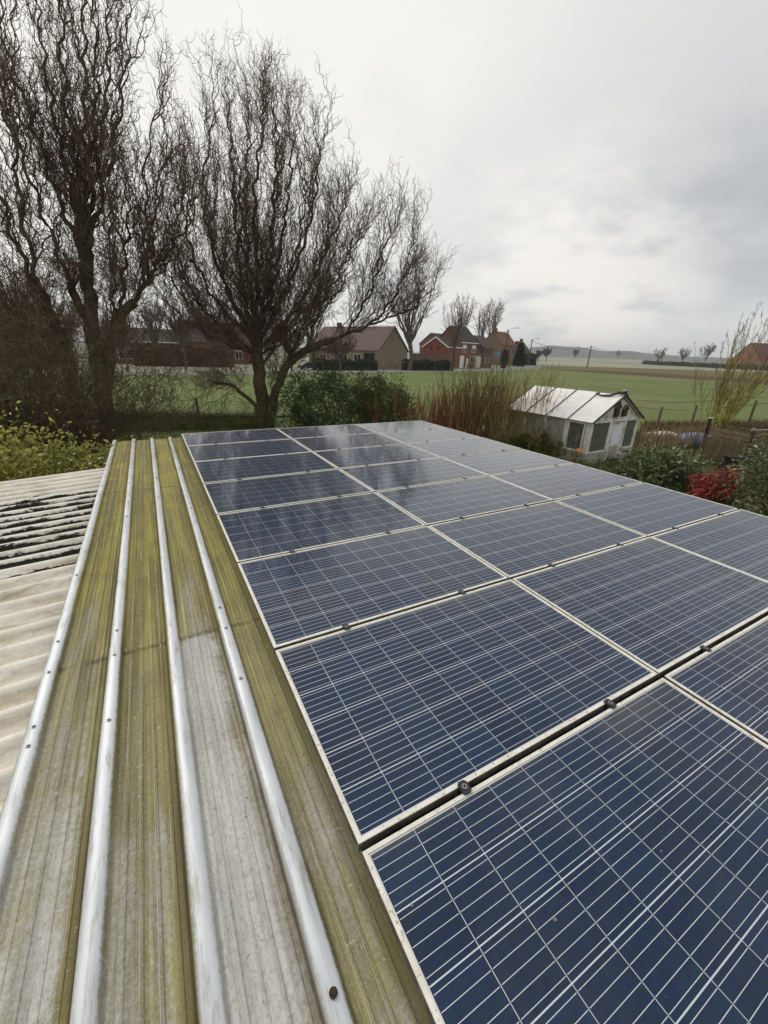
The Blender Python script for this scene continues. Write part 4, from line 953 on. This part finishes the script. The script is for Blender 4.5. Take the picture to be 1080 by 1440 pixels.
# ------------------------------------------------------------------ houses along the road
def house(name, label, P0, u, L, D, he, hr, wall, roof, openings=(), chimneys=(), trim=None, cat='house', ov=.3, hip=0, gable_mat=None):
    """P0 = near left ground corner, u = direction of the front wall; the ridge runs along u"""
    u = np.array(u[:2]) / np.linalg.norm(u[:2]); root = empty(name, (P0[0], P0[1], 0), math.atan2(u[1], u[0]), label, cat)
    wl = MB(); wl.extr([(0, 0, -.3), (0, D, -.3), (0, D, he), (0, D / 2, hr - .12), (0, 0, he)], (L, 0, 0)); wl.build('wall', wall, root)
    if gable_mat: MB().extr([(-.03, .05, 0), (-.03, D - .05, 0), (-.03, D - .05, he), (-.03, D / 2, hr - .2), (-.03, .05, he)], (.028, 0, 0)).build('gable_wall', gable_mat, root)
    rf = MB(); k = (hr - he) / (D / 2); th = .18
    rf.extr([(-ov, -ov, he - k * ov), (-ov, D / 2, hr), (-ov, D + ov, he - k * ov), (-ov, D + ov, he - k * ov + th), (-ov, D / 2, hr + th), (-ov, -ov, he - k * ov + th)], (L + 2 * ov, 0, 0))
    r = rf.build('roof', roof, root)
    for (x, y, w_, h_) in chimneys: MB().box(x, x + w_, y, y + w_, hr - .8, hr + h_).box(x - .06, x + w_ + .06, y - .06, y + w_ + .06, hr + h_, hr + h_ + .12).build('chimney', M['brick_dark'], r)
    if trim:
        g = MB(); g.box(-ov, L + ov, -ov - .14, -ov - .004, he - k * ov - .02, he - k * ov + .22); g.build('gutter', trim, root)
    for op in openings:
        kind, x, z, w_, h_ = op[:5]; fm = op[5] if len(op) > 5 else M['whitepaint']
        if kind == 'window':
            f = MB(); t_ = .09; f.box(x, x + t_, -.06, .05, z, z + h_).box(x + w_ - t_, x + w_, -.06, .05, z, z + h_).box(x + t_, x + w_ - t_, -.06, .05, z + h_ - t_, z + h_).box(x + t_, x + w_ - t_, -.06, .05, z, z + t_).box(x + w_ / 2 - t_ / 2, x + w_ / 2 + t_ / 2, -.058, .05, z + t_, z + h_ - t_)
            fo = f.build('window', fm, root); MB().box(x + t_, x + w_ - t_, -.03, .04, z + t_, z + h_ - t_).build('pane', M['glassdark'], fo)
            if len(op) > 6: MB().box(x - .05, x + w_ + .05, -.12, -.062, z + h_ * (1 - op[6]), z + h_ + .05).build('shutter', M['whitepaint'], fo)
        elif kind == 'door': dd_ = MB().box(x, x + w_, -.05, .05, 0.02, h_).build('door', fm, root); MB().box(x + w_ - .2, x + w_ - .1, -.1, -.052, h_ * .45, h_ * .5).build('handle', M['steel'], dd_)
        elif kind == 'sidewin':            # on the left gable wall; x runs back from the corner
            f = MB().box(-.07, -.002, x, x + w_, z, z + h_).build('window', fm, root); MB().box(-.09, -.072, x + .1, x + w_ - .1, z + .1, z + h_ - .1).build('pane', M['glassdark'], f)
        elif kind == 'farwin':             # on the right gable wall
            f = MB().box(L + .002, L + .07, x, x + w_, z, z + h_).build('window', fm, root); MB().box(L + .072, L + .09, x + .1, x + w_ - .1, z + .1, z + h_ - .1).build('pane', M['glassdark'], f)
    return root
uA = np.array([.955, .297]); vA = np.array([-.297, .955])
A0 = unp(628.2, 517.8, z=0)[:2]
annex = house('brick_house', 'low red painted brick gable house with white bargeboards beside the hedge', A0, uA, 5.8, 8.6, 5.4, 7.8, M['brick_red'], M['tile_dark'],
      [('sidewin', 2.9, 4.5, .75, 1.3, M['brick_dark']), ('sidewin', 5.3, 4.5, .75, 1.3, M['brick_dark'])], [(.2, 5.6, .9, .5)], M['whitepaint'], gable_mat=M['brick_paint'])
b = MB()
for s in (0, 1):
    y0, y1 = (-.3, 4.3) if s == 0 else (8.9, 4.3); k = (7.8 - 5.4) / 4.3
    b.extr([(-.36, y0, 5.4 - .3 * k - .12), (-.36, y1, 7.72), (-.36, y1, 8.05), (-.36, y0, 5.4 - .3 * k + .2)], (.055, 0, 0))
b.build('bargeboard', M['whitepaint'], annex)
A1 = A0 + uA * 5.86
house('brick_house', 'tall red brick house with white shutters and mossy dark roof', A1, uA, 8.2, 8.6, 6.9, 11.0, M['brick_red'], M['tile_dark'],
      [('door', .1, 0, 1.9, 3.3), ('window', 1.0, 4.2, 1.6, 1.9, M['whitepaint'], .45), ('window', 3.9, 4.8, .8, 1.2, M['brick_dark']), ('window', 5.7, 4.2, 1.7, 1.9, M['whitepaint'], .45),
       ('door', 3.2, 0, 1.0, 2.6), ('window', 5.2, 1.3, 2.1, 1.9, M['whitepaint'])], [], M['whitepaint'])
A2 = A1 + uA * 8.26 + vA * .4
house('garage_house', 'brown roofed garage with big white door beside the tall brick house', A2, uA, 4.0, 8, 3.8, 8.4, M['brick_dark'], M['tile_brown'], [('door', .15, 0, 3.2, 3.5, M['cream'])], cat='garage')
A3 = A2 + uA * 4.06 - vA * .3
house('dark_brick_house', 'small dark brick house right of the white garage door', A3, uA, 5.4, 8, 5.6, 9.0, M['brick_dark'], M['tile_brown'],
      [('window', 1.2, 1.3, 1.0, 1.7, M['cream']), ('window', 3.4, 1.3, 1.2, 1.7, M['cream']), ('window', 1.9, 4.0, .9, 1.0, M['brick_dark']), ('window', 3.3, 4.0, .9, 1.0, M['brick_dark'])])
A4 = A2 + vA * 14 + uA * 2
house('back_barn', 'long low dark roof behind the row of brick houses', A4, uA, 17, 9, 6.4, 9.6, M['brick_dark'], M['tile_dark'], cat='barn')
C0 = unp(703.5, 514.6, dist=172)[:2]
house('orange_roofed_house', 'brown brick house with orange tiled roof and tall gable', C0, (.93, .37), 12.2, 9.0, 7.4, 12.0, M['brick_brown'], M['tile_orange'],
      [('window', 1.0, 4.4, 1.2, 1.8, M['brick_dark']), ('window', 5.4, 4.4, 1.2, 1.8, M['brick_dark']), ('window', 9.4, 4.4, 1.2, 1.8, M['brick_dark']), ('door', 8.0, 0, 1.3, 3, M['brick_dark']), ('window', 3.4, 1.2, 1.8, 2.2, M['whitepaint']), ('sidewin', 3.2, 4.6, 1.1, 1.8, M['brick_dark'])], [(.1, 3.6, 1.4, 1.0)])
E0 = unp(736, 511.0, dist=205)[:2]
house('small_brick_house', 'small brick house with grey roof at the end of the row', E0, (.88, .47), 11, 9, 4.6, 9.6, M['brick_red'], M['tile_dark'], [('window', 2, 1.2, 1.4, 1.6, M['cream'])], [(7.2, 4, 1.1, 1.2)])
# bungalow left of the row: facade towards the camera, yellow gable on its right
th = R(36); vd = nrm(np.array([.50, .866])); rd = np.array([vd[1], -vd[0]]); uB = rd * math.cos(th) - vd * math.sin(th)
Bc = unp(531.0, 513.5, dist=97)[:2]; LB = 22
house('bungalow', 'bungalow with plum brown roof and yellow brick gable behind the right limb', Bc - uB * LB, uB, LB, 11.5, 4.0, 9.0, M['brick_yellow'], M['tile_purple'],
      [('window', 15.0, .9, 2.2, 2.2), ('window', 18.0, .5, 3.2, 2.9, M['brick_dark']), ('window', 4, 1.2, 2, 1.6), ('door', 9, 0, 1.3, 2.6, M['brick_dark']), ('window', 11, 1.2, 2, 1.6)], [(5, 5, .9, .9)])
# houses glimpsed through the left trees
H0 = unp(145, 521.0, dist=100)[:2]
house('flat_fascia_house', 'dark house with white fascia glimpsed left between the willows', H0, (1, .12), 14, 9, 4.2, 6.6, M['brick_dark'], M['tile_dark'], [('window', 3, .9, 2.6, 2), ('window', 8, .9, 3, 2)], [], M['whitepaint'])
H1 = unp(-30, 517, dist=88)[:2]
house('red_brick_house', 'red roofed brick house hidden behind the left edge thicket', H1, (1, .2), 9, 9, 4.5, 8.5, M['brick_red'], M['tile_orange'], [('window', 2, 1, 1.6, 1.8), ('window', 5.5, 1, 1.6, 1.8)])
H2 = unp(262, 521, dist=106)[:2]
house('terrace_house', 'low red brick house glimpsed through the middle of the willows', H2, (1, .1), 17, 9, 4.6, 8.8, M['brick_red'], M['tile_brown'], [('window', 2, 1, 1.6, 1.9), ('window', 6, 1, 1.6, 1.9), ('window', 11, 1, 1.6, 1.9)])
M['tile_redbrown'] = tiles('red_brown_tile', (.14, .06, .045), (.11, .05, .038), (.09, .06, .04), .4)
p = unp(1098, 516, dist=350)[:2]
house('red_roofed_barn', 'barn with large red tiled roof at the right edge', p - np.array([13, -4]), (.9, -.35), 42, 24, 3.0, 15.0, M['brick_red'], M['tile_redbrown'], cat='barn')
# garden wall and clipped hedges
w0 = unp(577, 517.0, dist=110)[:2]; w1 = A0 - uA * .4
q = MB(); dv = w1 - w0; Lw = np.linalg.norm(dv); q.box(0, Lw, -.15, .15, 0, 3.4).box(-.05, Lw + .05, -.2, .2, 3.4, 3.52); o = q.build('garden_wall', M['brick_dark'], loc=(w0[0], w0[1], 0)); o.rotation_euler = (0, 0, math.atan2(dv[1], dv[0]))
tag(o, 'dark brick garden wall left of the red gable, behind the hedge', 'wall')
def hedge(name, label, a, b, wd, h, mat, n=5000, size=.35, cat='hedge'):
    a = np.array(a[:2]); b = np.array(b[:2]); L = np.linalg.norm(b - a); root = empty(name, (*a, 0), math.atan2(*(b - a)[::-1]), label, cat)
    MB().box(.1, L - .1, -wd / 2 + .1, wd / 2 - .1, 0, h * .8).build('core', M['brownhedge'] if mat is M['brownleaf'] else M['hedgecore'], root)
    f = rng.integers(0, 3, n); x = rng.uniform(0, L, n); s = rng.uniform(-1, 1, n)
    sc_ = 1 + .10 * np.sin(x * 9 / max(size * 20, 4)) + .06 * np.sin(x * 23 / max(size * 20, 4)); P = np.stack([x, np.where(f == 0, -wd / 2, np.where(f == 1, wd / 2, s * wd / 2)), np.where(f < 2, (s + 1) / 2 * h, h) * sc_], 1) + rng.normal(size=(n, 3)) * .06
    V, F = leaves(P, rng.normal(size=(n, 3)), rng.uniform(size * .5, size, n), .6); meshobj('foliage', V, F, mat, root); return root
M['hedgecore'] = simple('hedge_core', (.02, .03, .014), .95, .4, 3)
hedge('clipped_hedge', 'long clipped dark green hedge before the brick garden wall', unp(566, 521, dist=97), unp(631, 520.6, dist=104.5), 1.2, 2.0, M['hedge'])
hedge('clipped_hedge', 'clipped hedge half hidden by the willow trunk, before the bungalow', unp(440, 521, dist=86), unp(530, 520.5, dist=92), 1.2, 1.9, M['hedge'])
hedge('beech_hedge', 'brown beech hedge along the road between the two willows', unp(190, 522, dist=92), unp(330, 522, dist=92), 1.6, 3.4, M['brownleaf'], 6000, .5)
hedge('beech_hedge', 'tall brown hedge across the road at the far left', unp(-60, 520, dist=84), unp(110, 522, dist=84), 1.6, 4.6, M['brownleaf'], 6000, .5)
hedge('field_hedge', 'low dark hedge along the horizon at the right', unp(905, 512.5, dist=420), unp(1130, 518.5, dist=315), 3, 2.5, M['hedge'], 5000, 1.0)
hedge('dark_shrub', 'dark rounded shrub at the end of the brick houses', unp(741, 512.2, dist=195), unp(749, 512.0, dist=200), 3, 4.0, M['hedge'], 1500, .7, 'shrub')

# conifer and ivy
c = unp(729, 513.8, dist=165); root = empty('conifer', (c[0], c[1], 0), 0, 'dark cone-shaped conifer between the orange roofed and small houses', 'tree')
n = 6000; zz = rng.uniform(.02, 1, n) ** 1.3; ang = rng.uniform(0, 6.28, n); rr = 2.1 * (1 - zz) ** .6 * np.minimum(1, .75 + zz * 2) * rng.uniform(.7, 1.05, n)
P = np.stack([c[0] + rr * np.cos(ang), c[1] + rr * np.sin(ang), .2 + zz * 7.4], 1); d = np.stack([np.cos(ang), np.sin(ang), np.full(n, .8)], 1) + rng.normal(size=(n, 3)) * .4
V, F = leaves(P, d, rng.uniform(.35, .75, n), .5); under(meshobj('crown', V, F, M['conifer']), root)
MB().tube([(0, 0, -.1), (0, 0, 6)], [.2, .06], 7).build('trunk', M['trunk_far'], root)

# ------------------------------------------------------------------ bare trees further off
def baretree(name, label, pix, d, H, spread, nl=11, tr=.28, tw=.03, z0=.22, group=None, seed=None, cat='tree', dens=1.0):
    c = unp(*pix, dist=d); root = empty(name, (c[0], c[1], 0), 0, label, cat, group)
    T = Twigs(); p = np.array([[c[0], c[1], -.1], [c[0] + .02 * H, c[1], H * .15], [c[0] - .01 * H, c[1], H * .34]]); p = catmull(p, 10); T.add(p[None], tr, tr * .75, 8)
    S = np.repeat(p[-1:], nl, 0); S[:, 2] -= rng.uniform(0, H * .1, nl)
    a = np.arange(nl) / nl * 6.28 + rng.normal(size=nl) * .3; e = rng.uniform(.15, 1.0, nl) * spread
    D = np.stack([np.cos(a) * e, np.sin(a) * e, np.ones(nl)], 1)
    l1 = grow(S, D, rng.uniform(.5, .68, nl) * H, 14, .16, H * .2, .35, .06); T.add(l1, tr * .5, tw * 1.4, 5); T.build('trunk', M['trunk_far'], root)
    W = Twigs(); S, D, L = children(l1, int(10 * dens), .2, .97, .7, .25, H * .14, H * .30); l2 = grow(S, D, L, 9, .2, H * .1, .3, .08); W.add(l2, tw * 1.3, tw * .8, 3)
    S, D, L = children(l2, int(7 * dens), .2, 1, .7, .15, H * .05, H * .13); l3 = grow(S, D, L, 5, .2, H * .05, .2, .1); W.add(l3, tw * .8, tw * .5, 3)
    W.build('crown', M['twig_far'], root); return root
baretree('roadside_tree', 'bare spreading roadside tree left of the red brick gable', (575.5, 522), 96, 18.5, .75, 12, .5, .035, dens=1.1)
baretree('roadside_tree', 'bare roadside tree in front of the tall brick house', (636, 521), 103, 15.5, .6, 8, .30, .026, dens=.7)
baretree('tall_tree', 'bare tree rising behind the left end of the brick houses', (645, 514), 185, 25, .55, 9, .5, .055, dens=.8)
baretree('tall_tree', 'slender bare tree behind the long dark barn roof', (672, 514), 190, 23, .4, 8, .45, .055, dens=.8)
baretree('tall_tree', 'bare tree behind the roofs nearest the orange roofed house', (689, 514), 185, 24.5, .45, 8, .45, .055, dens=.8)
for px, py, d, H, nm in [(925, 512.5, 430, 13, 'leftmost'), (958, 513.5, 400, 13, 'middle'), (990, 514, 380, 16, 'rightmost')]:
    baretree('field_tree', f'{nm} of three small bare trees along the horizon hedge', (px, py), d, H, 1.1, 11, .25, .075, group='bare trees on the horizon hedge', dens=.8)
for px, d, H, s, lab in [(768, 330, 9.5, 1.0, 'grey bare copse just right of the end of the road'), (757, 350, 8, 1.0, 'lower grey bushes at the foot of the distant hill'), (808, 700, 14, .8, 'single far grey tree in the pale field left of the tall pole'), (868, 1500, 26, .8, 'single far grey tree below the right end of the hill')]:
    baretree('distant_tree', lab, (px, 505), d, H, s, 12, .3, .12 * d / 350, dens=1.0)
baretree('left_tree', 'bare tree across the road behind the tall left willow', (60, 522), 92, 15, .7, 10, .4, .035)
baretree('left_tree', 'bare tree across the road seen between the two willows', (225, 522), 96, 13, .8, 10, .4, .035)
baretree('left_tree', 'bare tree across the road left of the second willow trunk', (300, 522), 98, 14, .7, 10, .4, .035)
for px, d, H, lab in [(20, 62, 9, 'bushy bare tree at the far left edge beyond the meadow'), (95, 70, 9.5, 'broad twiggy tree behind the foot of the tall willow'), (180, 74, 9, 'low twiggy tree before the house with white fascia'), (262, 78, 11, 'dense brown twiggy tree before the low brick house'), (325, 80, 10, 'dense brown twiggy tree just left of the second willow trunk'), (410, 80, 9, 'twiggy tree just right of the second willow trunk'), (478, 82, 7.5, 'low twiggy tree in front of the bungalow roof')]:
    baretree('hedgerow_tree', lab, (px, 527), d, H, 1.3, 14, .2, .03, z0=.1, dens=1.15)
baretree('left_tree', 'bare tree beside the bungalow seen through the leaning limb', (440, 520), 100, 14, .6, 10, .4, .035)

# ------------------------------------------------------------------ poles, lamps, cables, sign, car
def pole(label, pix, d, top, lamp=True, rad=.16, ivy=0, arms=True, lean=0):
    c = unp(*pix, dist=d); tp = unp(top[0], top[1], dist=d); H = tp[2]
    root = empty('utility_pole', (c[0], c[1], 0), 0, label, 'utility pole', 'poles along the road')
    MB().tube([(0, 0, -.2), (lean * .5, 0, H * .5), (lean, 0, H)], [rad, rad * .85, rad * .65], 8).build('shaft', M['polewood'], root)
    if arms: MB().box(lean - .7, lean + .7, -.06, .06, H * .94, H * .955).build('cross_arm', M['polewood'], root)
    if lamp:
        a = MB(); a.tube([(lean, 0, H * .97), (lean + 1.0, -.4, H * 1.02), (lean + 2.2, -.9, H * 1.04)], .05 * d / 130, 6); ar = a.build('lamp_arm', M['steel'], root)
        h = MB(); h.box(lean + 2.1, lean + 3.2, -1.15, -.75, H * 1.03, H * 1.05, .1); h.build('lamp_head', M['concrete'], root)
    if ivy:
        n = 1400; z = rng.uniform(0, ivy, n); an = rng.uniform(0, 6.28, n); r = rng.uniform(.3, 1.25, n) * np.sin(np.clip(z / ivy, .12, .96) * 3.14) ** .4
        V, F = leaves(np.stack([r * np.cos(an), r * np.sin(an), z], 1), rng.normal(size=(n, 3)), rng.uniform(.3, .6, n), .7); meshobj('ivy', V, F, M['hedge'], root)
    return np.array([c[0] + lean, c[1], H])
tops = []
tops.append(pole('dark pole rising above the trunk before the tall brick house', (634.5, 521), 102, (639, 447), False, .22, lean=1.0, arms=False))
tops.append(pole('ivy-clad pole with street lamp before the orange roofed house', (708, 516), 140, (712.5, 463), True, .2, 5.2))
tops.append(pole('pole with street lamp at the end of the brick houses', (743, 514.3), 190, (747, 477), True, .24))
tops.append(pole('tall lone pole standing in the stubble right of the hills', (826, 514.5), 200, (831.5, 486), False, .24))
tops.append(pole('small far pole at the left of the horizon hedge', (929, 512), 380, (934, 489), True, .36))
def cable(a, b, sag, rad, label):
    a = np.array(a); b = np.array(b)
    o = MB().tube([tuple(a + (b - a) * u - np.array([0, 0, sag * 4 * u * (1 - u)])) for u in np.linspace(0, 1, 20)], rad, 4).build('overhead_cable', M['black']); tag(o, label, 'cable', 'cables between the poles')
nm = ['the trunk-side pole to the ivy-clad pole', 'the ivy-clad pole to the end-of-row pole', 'the end-of-row pole to the lone pole', 'the lone pole to the far pole']
for k in range(4): cable(tops[k] - [0, 0, .5], tops[k + 1] - [0, 0, .5], [1.2, 4.0, 2.0, 3.0][k], .04 * (1 + k * .35), 'thin dark cable hanging from ' + nm[k])
c = unp(698, 517.2, dist=126); sg = empty('road_sign', (c[0], c[1], 0), -.6, 'round blue road sign before the orange roofed house', 'sign')
MB().tube([(0, 0, -.1), (0, 0, 4.6)], .07, 8).build('sign_post', M['steel'], sg)
q = MB(); q.prism([(.5 * math.cos(a), .5 * math.sin(a)) for a in np.arange(24) * math.pi / 12], 0, .05); f = q.build('sign_face', M['signblue'], sg); f.rotation_euler = (R(90), 0, 0); f.location = (0, -.08, 4.2)
# dark car parked on the far verge
c = unp(436, 524.0, dist=86); car = empty('parked_car', (c[0], c[1], 0), R(8), 'dark parked car beside the road behind the large green bush', 'car')
M['carpaint'] = simple('dark_grey_car_paint', (.03, .03, .036), .25, .1, 2)
prof = [(-2.1, .35), (2.05, .35), (2.1, .7), (1.9, .88), (1.0, .98), (.35, 1.42), (-1.1, 1.45), (-1.85, 1.02), (-2.12, .9)]
q = MB(); q.extr([(x, -.85, z) for x, z in prof], (0, 1.7, 0)); q.build('body', M['carpaint'], car)
gl_ = [(.85, 1.0), (.3, 1.36), (-1.05, 1.38), (-1.6, 1.02)]
for s in (-.862, .85): MB().extr([(x, s, z) for x, z in gl_], (0, .012, 0)).build('side_window', M['glassdark'], car)
for x in (-1.35, 1.3):
    for s in (-.88, .70):
        wl = MB().tube([(x, s, .32), (x, s + .18, .32)], .32, 18).build('wheel', M['black'], car); MB().tube([(x, s - .004 if s < 0 else s + .181, .32), (x, s + .0 if s < 0 else s + .186, .32)], .19, 12).build('rim', M['alu'], wl)
for s in (-.7, .45): MB().box(2.09, 2.13, s, s + .25, .66, .78).build('headlight', M['concrete'], car)
for s in (-.8, .6): MB().box(-2.15, -2.1, s, s + .2, .75, .9).build('tail_light', M['redleaf'], car)

# ------------------------------------------------------------------ haze over the flat land
m = bpy.data.materials.new('haze'); m.use_nodes = True; t = NT(m.node_tree)
pv = t.n('ShaderNodeVolumePrincipled'); pv.inputs['Color'].default_value = (.95, .97, 1.0, 1); pv.inputs['Density'].default_value = .00026
o_ = t.n('ShaderNodeOutputMaterial'); t.t.links.new(pv.outputs[0], o_.inputs['Volume'])
tag(MB().box(-3700, 3700, -3700, 3700, -1, 95).build('haze', m), 'thin haze over the flat fields', 'haze', kind='stuff')
